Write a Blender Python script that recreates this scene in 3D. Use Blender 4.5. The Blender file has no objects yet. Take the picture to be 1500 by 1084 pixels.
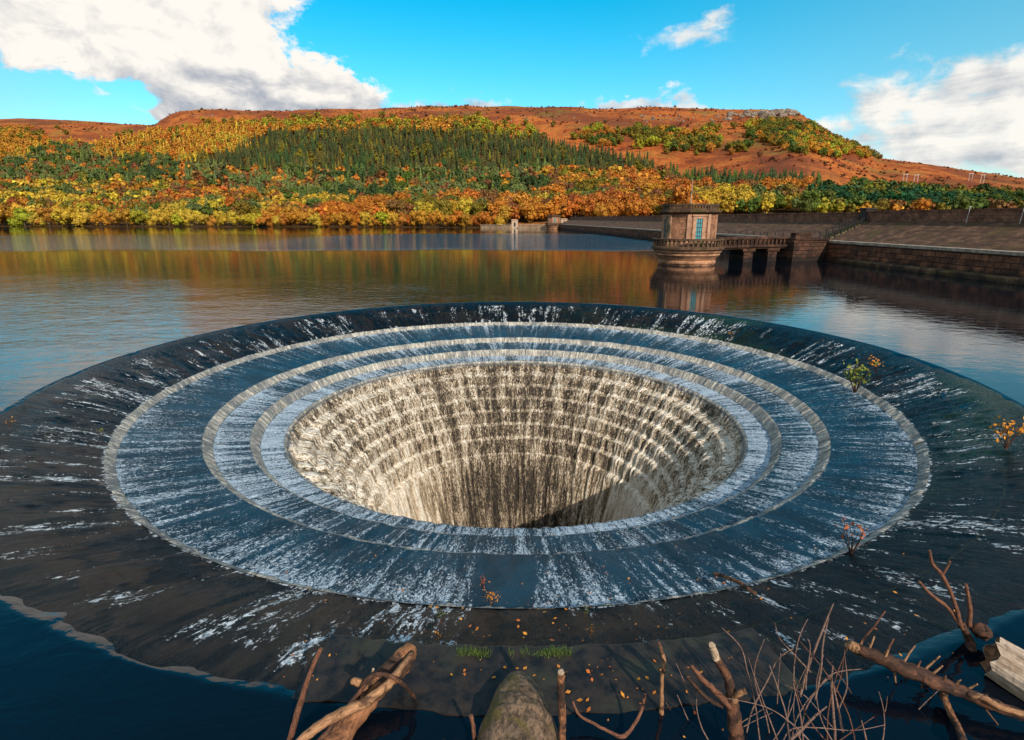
import bpy, bmesh, math, random
import numpy as np
from mathutils import Vector, Matrix
random.seed(7); rng = np.random.default_rng(7)
R = math.radians
scene = bpy.context.scene
COL = scene.collection

# ------------------------------------------------------------------ camera maths
W0, H0, F = 1500.0, 1084.0, 819.0
CAMZ = 4.1
TH = math.atan(222.0 / F)
CT, ST = math.cos(TH), math.sin(TH)
def ray(x, y):
    u, v = x - 750.0, 542.0 - y
    return u, F * CT + v * ST, -F * ST + v * CT
def at_z(x, y, z):
    a, b, c = ray(x, y); t = (z - CAMZ) / c
    return Vector((a * t, b * t, z))
def at_d(x, y, Y):
    a, b, c = ray(x, y); t = Y / b
    return Vector((a * t, Y, CAMZ + c * t))
def to_px(X, Y, Z):
    z = Z - CAMZ
    fw = Y * CT - z * ST; up = Y * ST + z * CT
    return 750 + F * X / fw, 542 - F * up / fw

# ------------------------------------------------------------------ object helpers
def link(o): COL.objects.link(o); return o
def tag(o, label=None, cat=None, group=None, kind=None):
    if label: o['label'] = label
    if cat: o['category'] = cat
    if group: o['group'] = group
    if kind: o['kind'] = kind
    return o
def empty(name, loc=(0, 0, 0), rz=0.0):
    o = bpy.data.objects.new(name, None); o.empty_display_size = .3
    o.location = loc; o.rotation_euler = (0, 0, rz); return link(o)
def mesh_obj(name, verts, faces, mat, parent=None, smooth=False, loc=None):
    me = bpy.data.meshes.new(name)
    me.from_pydata([tuple(v) for v in verts], [], [tuple(f) for f in faces]); me.update()
    if smooth: me.shade_smooth()
    if mat: me.materials.append(mat)
    o = bpy.data.objects.new(name, me); link(o)
    if parent: o.parent = parent
    if loc is not None: o.location = loc
    return o
def np_mesh(name, V, faces, mat, attrs=None, smooth=False, parent=None):
    """faces: (n,k) int array; attrs: {name:(domain,type,array)}"""
    me = bpy.data.meshes.new(name); n, k = faces.shape
    me.vertices.add(len(V)); me.vertices.foreach_set('co', np.asarray(V, np.float32).ravel())
    me.loops.add(n * k); me.loops.foreach_set('vertex_index', faces.astype(np.int32).ravel())
    me.polygons.add(n); me.polygons.foreach_set('loop_start', np.arange(n, dtype=np.int32) * k)
    me.update(calc_edges=True)
    for nm, (dom, typ, arr) in (attrs or {}).items():
        a = me.attributes.new(nm, typ, dom)
        a.data.foreach_set('color' if 'COLOR' in typ else 'value', np.asarray(arr, np.float32).ravel())
    if smooth: me.polygons.foreach_set('use_smooth', np.ones(n, bool))
    if mat: me.materials.append(mat)
    o = bpy.data.objects.new(name, me); link(o)
    if parent: o.parent = parent
    return o
class MB:
    def __init__(s): s.v = []; s.f = []; s.g = {}
    def add(s, v, f):
        b = len(s.v); s.v += [tuple(p) for p in v]; s.f += [tuple(i + b for i in q) for q in f]; return s
    def box(s, a, b, M=None):
        x0, y0, z0 = a; x1, y1, z1 = b
        v = [(x0,y0,z0),(x1,y0,z0),(x1,y1,z0),(x0,y1,z0),(x0,y0,z1),(x1,y0,z1),(x1,y1,z1),(x0,y1,z1)]
        if M is not None: v = [M @ Vector(p) for p in v]
        return s.add(v, [(3,2,1,0),(4,5,6,7),(0,1,5,4),(1,2,6,5),(2,3,7,6),(3,0,4,7)])
    def lathe(s, prof, n=32, rot=0.0, close=True):
        v = []; f = []
        for r, z in prof:
            for i in range(n):
                a = rot + 2 * math.pi * i / n; v.append((r * math.cos(a), r * math.sin(a), z))
        for j in range(len(prof) - 1):
            for i in range(n):
                k = (i + 1) % n; f.append((j*n+i, j*n+k, (j+1)*n+k, (j+1)*n+i))
        if close: f.append(tuple(range(n))[::-1]); f.append(tuple((len(prof)-1)*n + i for i in range(n)))
        return s.add(v, f)
    def tube(s, pts, rad, n=8, jit=0.0, cap=True, seed=0):
        rr = random.Random(seed + len(s.v)); P = [Vector(p) for p in pts]
        v = []; f = []; up = Vector((.13, .31, .94)); L = 0.0; b0 = len(s.v); ph = [rr.uniform(0, 6.28) for _ in range(3)] + [rr.uniform(3, 9) for _ in range(3)]
        for j, p in enumerate(P):
            t = (P[min(j+1, len(P)-1)] - P[max(j-1, 0)]).normalized()
            a = t.cross(up)
            if a.length < .1: a = t.cross(Vector((1, 0, 0)))
            a.normalize(); b = t.cross(a)
            for i in range(n):
                q = 2 * math.pi * i / n; r = rad[j] * (1 + jit * (rr.uniform(-.6, .6) + 1.1 * math.sin(2*q + ph[0] + L*ph[3]) + .8 * math.sin(3*q + ph[1] - L*ph[4]) + .6*math.sin(5*q + ph[2] + L*ph[5])))
                v.append(p + a * (r * math.cos(q)) + b * (r * math.sin(q))); s.g[b0 + len(v) - 1] = (rad[j] * math.cos(q), rad[j] * math.sin(q), L)
            if j + 1 < len(P): L += (P[j+1] - P[j]).length
        for j in range(len(P) - 1):
            for i in range(n):
                k = (i + 1) % n; f.append((j*n+i, (j+1)*n+i, (j+1)*n+k, j*n+k))
        if cap: f.append(tuple(range(n))); f.append(tuple((len(P)-1)*n + i for i in range(n))[::-1])
        return s.add(v, f)
    def build(s, name, mat, parent=None, smooth=False, loc=None):
        o = mesh_obj(name, s.v, s.f, mat, parent, smooth, loc)
        if smooth:
            for pl in o.data.polygons:
                if len(pl.vertices) > 4: pl.use_smooth = False
        if s.g:
            a = o.data.attributes.new('grain', 'FLOAT_VECTOR', 'POINT'); arr = np.zeros((len(s.v), 3), np.float32)
            for i, q in s.g.items(): arr[i] = q
            a.data.foreach_set('vector', arr.ravel())
        return o
def resample(pts, k):
    """Catmull-Rom through points"""
    P = [Vector(p) for p in pts]; out = []
    for i in range(len(P) - 1):
        a = P[max(i-1, 0)]; b = P[i]; c = P[i+1]; d = P[min(i+2, len(P)-1)]
        for j in range(k):
            t = j / k
            out.append(.5 * ((2*b) + (c-a)*t + (2*a-5*b+4*c-d)*t*t + (3*b-a-3*c+d)*t**3))
    out.append(P[-1]); return out
def lerp_list(vals, n):
    x = np.linspace(0, len(vals) - 1, n); return list(np.interp(x, range(len(vals)), vals))

# ------------------------------------------------------------------ node helper
class NT:
    def __init__(s, nt): s.nt = nt; s.n = nt.nodes; s.l = nt.links
    def new(s, t, **k):
        n = s.n.new(t)
        for a, b in k.items(): setattr(n, a, b)
        return n
    def put(s, sock, v):
        if isinstance(v, bpy.types.NodeSocket): s.l.new(v, sock)
        elif v is not None:
            if hasattr(sock.default_value, '__len__') and not hasattr(v, '__len__'): v = (v,) * len(sock.default_value)
            if hasattr(v, '__len__') and len(sock.default_value) == 4 and len(v) == 3: v = (*v, 1)
            sock.default_value = v
    def m(s, op, a, b=None, c=None, clamp=False):
        n = s.new('ShaderNodeMath', operation=op, use_clamp=clamp)
        for i, q in enumerate((a, b, c)): s.put(n.inputs[i], q) if q is not None else None
        return n.outputs[0]
    def vm(s, op, a, b=None):
        n = s.new('ShaderNodeVectorMath', operation=op)
        s.put(n.inputs[0], a)
        if b is not None: s.put(n.inputs[3 if op == 'SCALE' else 1], b)
        return n.outputs['Value'] if op in ('LENGTH', 'DOT_PRODUCT') else n.outputs[0]
    def mix(s, f, a, b, blend='MIX'):
        n = s.new('ShaderNodeMix', data_type='RGBA', blend_type=blend)
        s.put(n.inputs[0], f); s.put(n.inputs[6], a); s.put(n.inputs[7], b); return n.outputs[2]
    def ss(s, x, a, b, lo=0.0, hi=1.0):
        n = s.new('ShaderNodeMapRange', interpolation_type='SMOOTHSTEP')
        s.put(n.inputs[0], x); s.put(n.inputs[1], a); s.put(n.inputs[2], b); s.put(n.inputs[3], lo); s.put(n.inputs[4], hi)
        return n.outputs[0]
    def noise(s, vec, scale, detail=4, rough=.55, dist=0.0, dim='3D', lac=2.0):
        n = s.new('ShaderNodeTexNoise', noise_dimensions=dim)
        s.put(n.inputs['Vector'], vec); s.put(n.inputs['Scale'], scale); s.put(n.inputs['Detail'], detail)
        s.put(n.inputs['Roughness'], rough); s.put(n.inputs['Distortion'], dist); s.put(n.inputs['Lacunarity'], lac)
        return n.outputs[0]
    def xyz(s, v): n = s.new('ShaderNodeSeparateXYZ'); s.put(n.inputs[0], v); return n.outputs
    def comb(s, x, y, z):
        n = s.new('ShaderNodeCombineXYZ')
        for i, q in enumerate((x, y, z)): s.put(n.inputs[i], q)
        return n.outputs[0]
    def attr(s, name): n = s.new('ShaderNodeAttribute', attribute_name=name); return n.outputs
    def ramp(s, x, stops):
        n = s.new('ShaderNodeValToRGB'); s.put(n.inputs[0], x); e = n.color_ramp.elements
        while len(e) < len(stops): e.new(.5)
        for q, (p, c) in zip(e, stops): q.position = p; q.color = (*c, 1) if len(c) == 3 else c
        return n.outputs[0]
    def bump(s, h, strength=.3, dist=.05, nrm=None):
        n = s.new('ShaderNodeBump'); s.put(n.inputs['Height'], h); s.put(n.inputs['Strength'], strength); s.put(n.inputs['Distance'], dist)
        if nrm: s.put(n.inputs['Normal'], nrm)
        return n.outputs[0]
def material(name):
    m = bpy.data.materials.new(name); m.use_nodes = True
    t = NT(m.node_tree); return m, t, t.n['Principled BSDF']
def obco(t): return t.new('ShaderNodeTexCoord').outputs['Object']
def pos(t): return t.new('ShaderNodeNewGeometry').outputs['Position']

def mat_simple(name, c1, c2, scale=8, rough=.8, bump=.3, bd=.02, stretch=(1, 1, 1), detail=6, spec=.3, c3=None):
    m, t, b = material(name); v = t.vm('MULTIPLY', obco(t), stretch)
    n = t.noise(v, scale, detail, .65); col = t.mix(t.ss(n, .35, .65), c1, c2)
    if c3:
        n2 = t.noise(v, scale * .35, 4, .6, .5); col = t.mix(t.ss(n2, .52, .66), col, c3)
    t.put(b.inputs['Base Color'], col); b.inputs['Roughness'].default_value = rough
    b.inputs['Specular IOR Level'].default_value = spec
    t.put(b.inputs['Normal'], t.bump(n, bump, bd)); return m

# ------------------------------------------------------------------ world, sun, camera
SUN_AZ, SUN_EL = 156.0, 32.0          # degrees clockwise from the view direction (+Y), above the horizon
w = bpy.data.worlds.new('World'); scene.world = w; w.use_nodes = True
t = NT(w.node_tree); bg = t.n['Background']
sky = t.new('ShaderNodeTexSky', sky_type='NISHITA', sun_disc=False)
sky.sun_elevation = R(SUN_EL); sky.sun_rotation = R(SUN_AZ); sky.altitude = 200; sky.air_density = 1.0; sky.dust_density = .3; sky.ozone_density = 2.0
hs = t.new('ShaderNodeHueSaturation'); hs.inputs['Saturation'].default_value = 1.56; hs.inputs['Hue'].default_value = .470; hs.inputs['Value'].default_value = 1.12
t.l.new(sky.outputs[0], hs.inputs['Color'])
D = t.new('ShaderNodeTexCoord').outputs['Generated']
dx, dy, dz = t.xyz(D)
az = t.m('ARCTAN2', dx, dy); el = t.m('ARCSINE', dz)
# domain: azimuth / stretched elevation, warped by noise
q0 = t.comb(az, t.m('MULTIPLY', el, 1.7), 0.0)
warp = t.new('ShaderNodeTexNoise', noise_dimensions='2D'); t.put(warp.inputs['Vector'], q0); warp.inputs['Scale'].default_value = 7; warp.inputs['Detail'].default_value = 6; warp.inputs['Roughness'].default_value = .62
wv = t.vm('SCALE', t.vm('SUBTRACT', warp.outputs['Color'], (.5, .5, .5)), .16)
wx, wy, _ = t.xyz(wv)
azw = t.m('ADD', az, wx); elw = t.m('ADD', el, t.m('MULTIPLY', wy, .6))
def azel(x, y):
    a, b, c = ray(x, y); return math.atan2(a, b), math.asin(c / math.sqrt(a*a + b*b + c*c))
def blob(x, y, rx, ry, k=1.0):
    a, e = azel(x, y); ra, re = rx / 900.0, ry / 880.0
    u = t.m('DIVIDE', t.m('SUBTRACT', azw, a), ra); v = t.m('DIVIDE', t.m('SUBTRACT', elw, e), re)
    d = t.m('SQRT', t.m('ADD', t.m('MULTIPLY', u, u), t.m('MULTIPLY', v, v)))
    return t.m('MULTIPLY', t.m('SUBTRACT', 1.35, d), k), v
def vmax(l):
    o = l[0]
    for q in l[1:]: o = t.m('MAXIMUM', o, q)
    return o
big = [blob(175, 0, 205, 86), blob(300, 70, 125, 75), blob(415, 145, 150, 42), blob(350, 152, 130, 38, .85), blob(100, 42, 105, 52), blob(470, 152, 90, 22, .9)]
right = [blob(1440, 130, 150, 45), blob(1420, 190, 200, 36), blob(1560, 170, 220, 75), blob(1480, 225, 210, 25)]
wisps = [blob(1005, 55, 85, 22, .62), blob(1062, 28, 45, 14, .55), blob(700, 146, 52, 20, 1.0), blob(625, 156, 80, 13, .8), blob(945, 156, 120, 15, 1.05), blob(1040, 160, 60, 8, .8)]
fine = t.noise(q0, 14, 8, .6, .2, '2D'); fine2 = t.noise(t.vm('ADD', q0, (.02, .03, 0)), 14, 8, .6, .2, '2D')
fl = t.m('SUBTRACT', fine, .5)
dens_b = t.ss(t.m('ADD', vmax([b[0] for b in big]), t.m('MULTIPLY', fl, 1.05)), .30, .50)
dens_r = t.ss(t.m('ADD', vmax([b[0] for b in right]), t.m('MULTIPLY', fl, 1.5)), .30, .95, 0, .95)
dens_w = t.ss(t.m('ADD', vmax([b[0] for b in wisps]), t.m('MULTIPLY', fl, 1.1)), .28, .85, 0, .85)
# scattered cloud everywhere else (overhead mirrored in the water, unseen behind the viewer; cover thickened to whiten the fill light)
scat = t.m('MULTIPLY', t.ss(t.noise(q0, 2.6, 7, .55, .3, '2D'), .46, .62), t.ss(el, .85, 1.0))
behind = t.m('MULTIPLY', t.ss(t.noise(t.comb(dx, dy, t.m('MULTIPLY', dz, 2.2)), 2.4, 6, .55), .36, .54), t.ss(dy, .25, -.1))
dens = vmax([dens_b, dens_r, dens_w, t.m('MULTIPLY', scat, .85), t.m('MULTIPLY', behind, .8)])
# shading of the clouds: sunlit tops, grey-blue undersides
und = t.ss(t.m('ADD', el, t.m('MULTIPLY', fl, .10)), *[azel(200, y)[1] for y in (178, 62)])
relief = t.m('MULTIPLY', t.m('SUBTRACT', fine, fine2), 1.5)
sh_b = t.m('ADD', und, relief, clamp=True)
band = t.ss(t.noise(t.comb(t.m('MULTIPLY', az, 1.2), t.m('MULTIPLY', el, 11.0), 0), 3.0, 5, .6, .4, '2D'), .28, .70)
sh_r = t.m('ADD', t.m('ADD', t.m('MULTIPLY', band, .6), .38), relief, clamp=True)
isr = t.ss(az, .2, .35)
sh = t.m('ADD', t.m('MULTIPLY', sh_b, t.m('SUBTRACT', 1.0, isr)), t.m('MULTIPLY', sh_r, isr))
CL = 6.5
ccol = t.mix(sh, (.44*CL, .47*CL, .53*CL), (.98*CL, .93*CL, .86*CL))
# pale veil at the left edge and on the right
veil = t.m('ADD', t.m('MULTIPLY', t.ss(az, -.45, -.80), .42), t.m('MULTIPLY', t.ss(az, .10, .80), .34))
veil = t.m('ADD', veil, t.m('MULTIPLY', t.ss(el, .30, .14), .06))
skyc = t.mix(t.m('MULTIPLY', veil, t.ss(el, .55, .2)), hs.outputs[0], (.33*CL, .58*CL, .66*CL))
t.put(bg.inputs['Color'], t.mix(dens, skyc, ccol)); bg.inputs['Strength'].default_value = .125

sl = bpy.data.lights.new('sun', 'SUN'); sl.energy = 3.7; sl.angle = R(.5); sl.color = (1, .90, .77)
so = bpy.data.objects.new('sun', sl); link(so)
sd = Vector((math.sin(R(SUN_AZ)) * math.cos(R(SUN_EL)), math.cos(R(SUN_AZ)) * math.cos(R(SUN_EL)), math.sin(R(SUN_EL))))
so.rotation_euler = sd.to_track_quat('Z', 'Y').to_euler(); so.location = (60, -40, 60)

cam = bpy.data.cameras.new('camera'); co = bpy.data.objects.new('camera', cam); link(co); scene.camera = co
cam.sensor_width = 36; cam.lens = F / W0 * 36; cam.clip_start = .05; cam.clip_end = 6000
co.location = (0, 0, CAMZ); co.rotation_euler = (math.pi / 2 - TH, 0, 0)
scene.view_settings.view_transform = 'Standard'; scene.view_settings.look = 'None'; scene.view_settings.exposure = 0.35; scene.view_settings.gamma = 1
scene.cycles.use_denoising = True
scene.cycles.max_bounces = 6; scene.cycles.diffuse_bounces = 3; scene.cycles.glossy_bounces = 4; scene.cycles.transparent_max_bounces = 6
scene.cycles.caustics_reflective = False; scene.cycles.caustics_refractive = False; scene.cycles.sample_clamp_indirect = 6

# ------------------------------------------------------------------ numpy noise
def vnoise(x, y, nx, seed, period=True):
    """value noise, periodic in x with nx cells"""
    r = np.random.default_rng(seed); G = r.random((nx if period else 512, 512))
    xi = np.floor(x).astype(int); yi = np.floor(y).astype(int); fx = x - xi; fy = y - yi
    fx = fx*fx*(3-2*fx); fy = fy*fy*(3-2*fy); n0 = G.shape[0]
    g = lambda a, b: G[a % n0, b % 512]
    return (g(xi, yi)*(1-fx) + g(xi+1, yi)*fx)*(1-fy) + (g(xi, yi+1)*(1-fx) + g(xi+1, yi+1)*fx)*fy
def ring_noise(th, s, cells, fs, seed, octs=4, gain=.55):
    """fbm on (angle, arc length); cells per turn, fs cells per metre of s"""
    o = 0; a = 1; tot = 0
    for k in range(octs):
        c = int(cells * 2**k); o = o + a * vnoise(th / (2*np.pi) * c, s * fs * 2**k + 37*k, c, seed + k); tot += a; a *= gain
    return o / tot
def fbm2(x, y, seed, octs=5, gain=.5):
    o = 0; a = 1; tot = 0
    for k in range(octs):
        o = o + a * vnoise(x * 2**k + 11.3*k, y * 2**k + 5.1*k, 512, seed + k, False); tot += a; a *= gain
    return o / tot
#SECTION2
# ------------------------------------------------------------------ spillway and water
PC = (0.1, 16.37)                      # axis of the bellmouth
def polar_vec(t, K, m):
    """flow-aligned coordinates round the axis: angle stretched to K metres, arc length times m"""
    x, y, z = t.xyz(obco(t)); r = t.m('SQRT', t.m('ADD', t.m('MULTIPLY', x, x), t.m('MULTIPLY', y, y)))
    s = t.attr('s')['Fac']
    return t.comb(t.m('MULTIPLY', t.m('DIVIDE', x, r), K), t.m('MULTIPLY', t.m('DIVIDE', y, r), K), t.m('MULTIPLY', s, m))

def make_apron_mat():
    m, t, b = material('wet_apron_stone')
    foam = t.attr('foam')['Fac']; stain = t.attr('stain')['Fac']
    v1 = polar_vec(t, 12, .38); v2 = polar_vec(t, 12, .8)
    n1 = t.noise(v1, 9.0, 5, .64, 1.2); n2 = t.noise(v2, 24.0, 4, .62, .9); n3 = t.noise(polar_vec(t, 12, 1.0), 1.1, 5, .6, .6)
    grit = t.noise(polar_vec(t, 12, 1), 38, 3, .7)
    sk = t.noise(polar_vec(t, 12, .10), 5.0, 6, .66, .5); sk2 = t.noise(polar_vec(t, 12, .16), 19.0, 4, .62, .3)
    stone = t.mix(t.ss(t.m('ADD', t.m('MULTIPLY', sk, .6), t.m('MULTIPLY', n3, .4)), .44, .58), (.002, .004, .006), (.006, .006, .006))
    stone = t.mix(t.ss(sk2, .56, .66, 0, .6), stone, (.024, .019, .016))
    stone = t.mix(t.m('MULTIPLY', stain, t.ss(t.m('ADD', sk, t.m('MULTIPLY', t.m('SUBTRACT', n3, .5), 1.4)), .42, .56)), stone, (.036, .024, .018))
    moss = t.attr('moss')['Fac']
    stone = t.mix(t.m('MULTIPLY', moss, t.ss(n2, .40, .60)), stone, (.022, .045, .012))
    stone = t.mix(.55, stone, t.mix(grit, (.3, .3, .3), (1.5, 1.5, 1.5)), 'MULTIPLY')
    ox, oy, _z = t.xyz(obco(t)); fr_ = t.m('FRACT', t.m('ADD', t.m('MULTIPLY', t.m('ARCTAN2', ox, oy), 42 / (2*math.pi)), t.m('MULTIPLY', n2, .012)))
    jl = t.m('MAXIMUM', t.ss(t.m('ABSOLUTE', t.m('SUBTRACT', fr_, .5)), .012, .005), t.ss(t.m('ABSOLUTE', t.m('SUBTRACT', t.attr('s')['Fac'], 1.72)), .022, .008))
    stone = t.mix(t.m('MULTIPLY', jl, t.ss(n1, .35, .55)), stone, t.mix(n3, (.002, .002, .002), (.035, .034, .012)))
    fm = t.m('ADD', t.m('MULTIPLY', n1, .62), t.m('MULTIPLY', n2, .38))
    thr = t.m('SUBTRACT', .80, t.m('MULTIPLY', foam, .42))
    fmask = t.ss(t.m('SUBTRACT', fm, thr), 0.0, .08)
    t.put(b.inputs['Base Color'], t.mix(fmask, stone, t.mix(t.ss(n2, .42, .64), (.32, .38, .43), (.78, .79, .79))))
    rg = t.ss(n3, .35, .65, .06, .16)
    t.put(b.inputs['Roughness'], t.m('ADD', rg, t.m('MULTIPLY', fmask, .4)))
    b.inputs['IOR'].default_value = 1.36; b.inputs['Specular IOR Level'].default_value = .17
    h = t.m('ADD', t.m('MULTIPLY', n1, .6), t.m('ADD', t.m('MULTIPLY', n2, .35), t.m('MULTIPLY', fmask, .35)))
    t.put(b.inputs['Normal'], t.bump(h, .55, .06)); return m

def make_cascade_mat():
    m, t, b = material('foaming_water')
    foam = t.attr('foam')['Fac']; cur = t.attr('curtain')['Fac']
    n1 = t.noise(polar_vec(t, 12, .42), 12.0, 5, .64, 1.5); n2 = t.noise(polar_vec(t, 12, .85), 30.0, 4, .64, 1.1)
    n3 = t.noise(polar_vec(t, 12, .6), 1.3, 4, .6, .4); nb = t.noise(polar_vec(t, 12, 1), 2.2, 3, .6)
    st = t.noise(polar_vec(t, 12, .12), 20.0, 5, .68, .3)         # vertical strands of the falling sheets
    deep = t.mix(t.ss(n3, .4, .6), (.002, .024, .044), (.004, .044, .078))  # blue of the sky's reflection painted into the water's base colour
    fm = t.m('ADD', t.m('MULTIPLY', n1, .52), t.m('MULTIPLY', n2, .48))
    thr = t.m('SUBTRACT', .78, t.m('MULTIPLY', foam, .40))
    fmask = t.ss(t.m('SUBTRACT', fm, thr), -.02, .10)
    flat = t.mix(fmask, deep, t.mix(t.ss(n2, .44, .70), (.26, .36, .46), (.82, .85, .87)))
    sheet = t.mix(t.ss(t.m('ADD', t.m('MULTIPLY', st, .7), t.m('MULTIPLY', n2, .3)), .38, .60), (.050, .040, .030), (.70, .64, .54))
    sheet = t.mix(t.ss(t.m('ADD', t.m('MULTIPLY', n1, .6), t.m('MULTIPLY', n3, .4)), .55, .42), sheet, t.mix(n2, (.02, .03, .04), (.30, .30, .29)))
    plunge = t.attr('plunge')['Fac']
    g1 = t.noise(polar_vec(t, 12, .62), 11.0, 5, .68, 1.2); g2 = t.noise(polar_vec(t, 12, .7), 30.0, 3, .62, .8)
    gf = t.m('ADD', t.m('MULTIPLY', g1, .62), t.m('MULTIPLY', g2, .38))
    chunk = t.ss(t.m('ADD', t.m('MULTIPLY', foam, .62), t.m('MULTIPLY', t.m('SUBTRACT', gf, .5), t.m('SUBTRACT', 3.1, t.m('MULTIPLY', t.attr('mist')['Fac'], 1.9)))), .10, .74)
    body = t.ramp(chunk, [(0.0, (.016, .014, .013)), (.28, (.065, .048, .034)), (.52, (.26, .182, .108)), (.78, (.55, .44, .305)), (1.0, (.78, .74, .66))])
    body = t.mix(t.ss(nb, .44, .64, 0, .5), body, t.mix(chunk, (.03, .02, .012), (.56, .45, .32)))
    col = t.mix(cur, flat, sheet); col = t.mix(plunge, col, body)
    t.put(b.inputs['Base Color'], col)
    t.put(b.inputs['Roughness'], t.m('ADD', .14, t.m('MULTIPLY', vmx(t, fmask, cur, plunge), .5)))
    b.inputs['IOR'].default_value = 1.36; b.inputs['Specular IOR Level'].default_value = .36
    h = t.m('ADD', t.m('MULTIPLY', n1, .6), t.m('ADD', t.m('MULTIPLY', n2, .45), t.m('MULTIPLY', st, .25)))
    t.put(b.inputs['Normal'], t.bump(h, .8, .06)); return m
def vmx(t, *a):
    o = a[0]
    for q in a[1:]: o = t.m('MAXIMUM', o, q)
    return o

# profile (radius, height) of the stepped bellmouth
RA, ZA = 10.26, -.72
STEPS = [(10.26,-.72),(10.08,-.87),(8.47,-1.12),(8.26,-1.31),(7.44,-1.43),(7.24,-1.68),(6.65,-1.74),(6.42,-2.16),(6.10,-2.25),
         (5.92,-2.58),(5.70,-2.62),(5.52,-2.98),(5.35,-3.02),(5.20,-3.42),(5.05,-3.46),(4.90,-3.87),(4.75,-3.92),(4.64,-4.38),(4.50,-4.43),
         (4.40,-4.98),(4.25,-5.04),(4.0,-6.0),(3.7,-7.1),(3.4,-8.5),(3.1,-10.2),(2.8,-12.4),(2.6,-15.5),(2.5,-19)]
def widen(th, r):
    rc = .50 * ((1 - np.cos(th)) / 2)**1.5; return r + rc * np.clip((r - RA) / (12 - RA), 0, 1)
def z_crest(r): return -.72 * np.clip((12.0 - r) / 1.74, 0, 2) ** 1.22
def thetas(n, k=.42):
    u = np.arange(n) / n * 2*np.pi; return u + k*np.sin(u)      # angle from +Y, denser near the viewer
def revolve_grid(th, r, z):
    X = r[None, :] * np.sin(th)[:, None]; Y = r[None, :] * np.cos(th)[:, None]; Z = np.broadcast_to(z, X.shape).copy()
    return X.copy(), Y.copy(), Z
def grid_faces(n, k):
    i = np.arange(n)[:, None]; j = np.arange(k - 1)[None, :]; a = i*k + j; b = ((i+1) % n)*k + j
    return np.stack([a, b, b+1, a+1], -1).reshape(-1, 4)

spill = empty('bellmouth_spillway', (PC[0], PC[1], 0))
tag(spill, 'huge round stepped stone plughole spillway sunk in the reservoir, water pouring into it', 'spillway')
mat_apron = make_apron_mat()
# outer apron: crest to the first step
n = 2200; th = thetas(n)
r = np.concatenate([np.linspace(12.75, 12.05, 8)[:-1], np.linspace(12.05, RA, 62)]); z = np.where(r > 12.0, -.012 - (r - 12.0) * .35, z_crest(r) - .012)
s = np.concatenate([[0], np.cumsum(np.hypot(np.diff(r), np.diff(z)))])
X, Y, Z = revolve_grid(th, r, z); TT = np.broadcast_to(th[:, None], X.shape); SS = np.broadcast_to(s, X.shape)
Rw = widen(TT, np.broadcast_to(r, X.shape)); X = Rw * np.sin(TT); Y = Rw * np.cos(TT)
d1 = ring_noise(TT, SS, 130, 1.1, 11, 4) - .5; d2 = ring_noise(TT, SS, 420, 3.0, 12, 3) - .5; d3 = ring_noise(TT, SS, 24, .7, 13, 3) - .5
edge = np.clip((SS - s[6] - .40) / .6, 0, 1) * np.clip((s[-1] - SS) / .12, 0, 1)
Z += (d1*.09 + d2*.05 + d3*.05) * edge
near = np.abs(np.angle(np.exp(1j*(TT - math.pi))))           # angle away from the point nearest the viewer
f1 = ring_noise(TT, SS, 46, .55, 14, 5); f2 = ring_noise(TT, SS, 15, .35, 15, 4)
f3 = ring_noise(TT, SS, 190, .9, 19, 4)
foam = (.51 + (f1 - .5) * .6 + (f2 - .5) * .4 + (f3 - .5) * .8 + (ring_noise(TT, SS, 420, .16, 20, 3) - .5) * .9) * np.clip((SS - s[6] - .15) / .5, 0, 1); foam = np.clip(foam, 0, .74)
foam *= np.where(near < .06, .25, 1)
# jets of white water at both sides of the dry strip in front of the viewer
for a0, wdt in ((.073, .006), (-.062, .006), (.045, .003), (-.045, .003), (.13, .008), (.205, .012), (-.13, .007), (-.24, .012), (.31, .016), (-.34, .015), (-.46, .02), (.42, .025), (-.6, .02), (.58, .03)):
    dd = np.angle(np.exp(1j*(TT - (math.pi + a0))))
    foam = np.maximum(foam, np.exp(-(dd / wdt)**2) * np.clip(1.15 - np.abs(SS - s[6] - .75) * 1.3, 0, 1) * .74)
lipfoam = np.clip((SS - s[-1] + .10) / .08, 0, 1) * (.55 + .5*ring_noise(TT, SS, 200, 3, 16, 3)); foam = np.maximum(foam, lipfoam * np.where(near < .06, .4, 1))
ang = np.angle(np.exp(1j*TT)); 
stain = np.clip((ring_noise(TT, SS, 12, .5, 17, 4) - .42) * 5, 0, 1)
left = np.clip((-np.sin(TT) * .75 - np.cos(TT) * .55), 0, 1)      # browner on the left near side
stain = np.clip(stain * (.25 + .95*left), 0, 1)
moss = np.clip((ring_noise(TT, SS, 14, .5, 18, 3) - .5) * 6, 0, 1) * np.clip(np.sin(TT) * 1.4 - .2, 0, 1)
np_mesh('outer_apron', np.stack([X, Y, Z], -1).reshape(-1, 3), grid_faces(n, len(r)), mat_apron,
        {'s': ('POINT', 'FLOAT', SS), 'foam': ('POINT', 'FLOAT', foam), 'stain': ('POINT', 'FLOAT', stain), 'moss': ('POINT', 'FLOAT', moss)}, True, spill)
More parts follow.
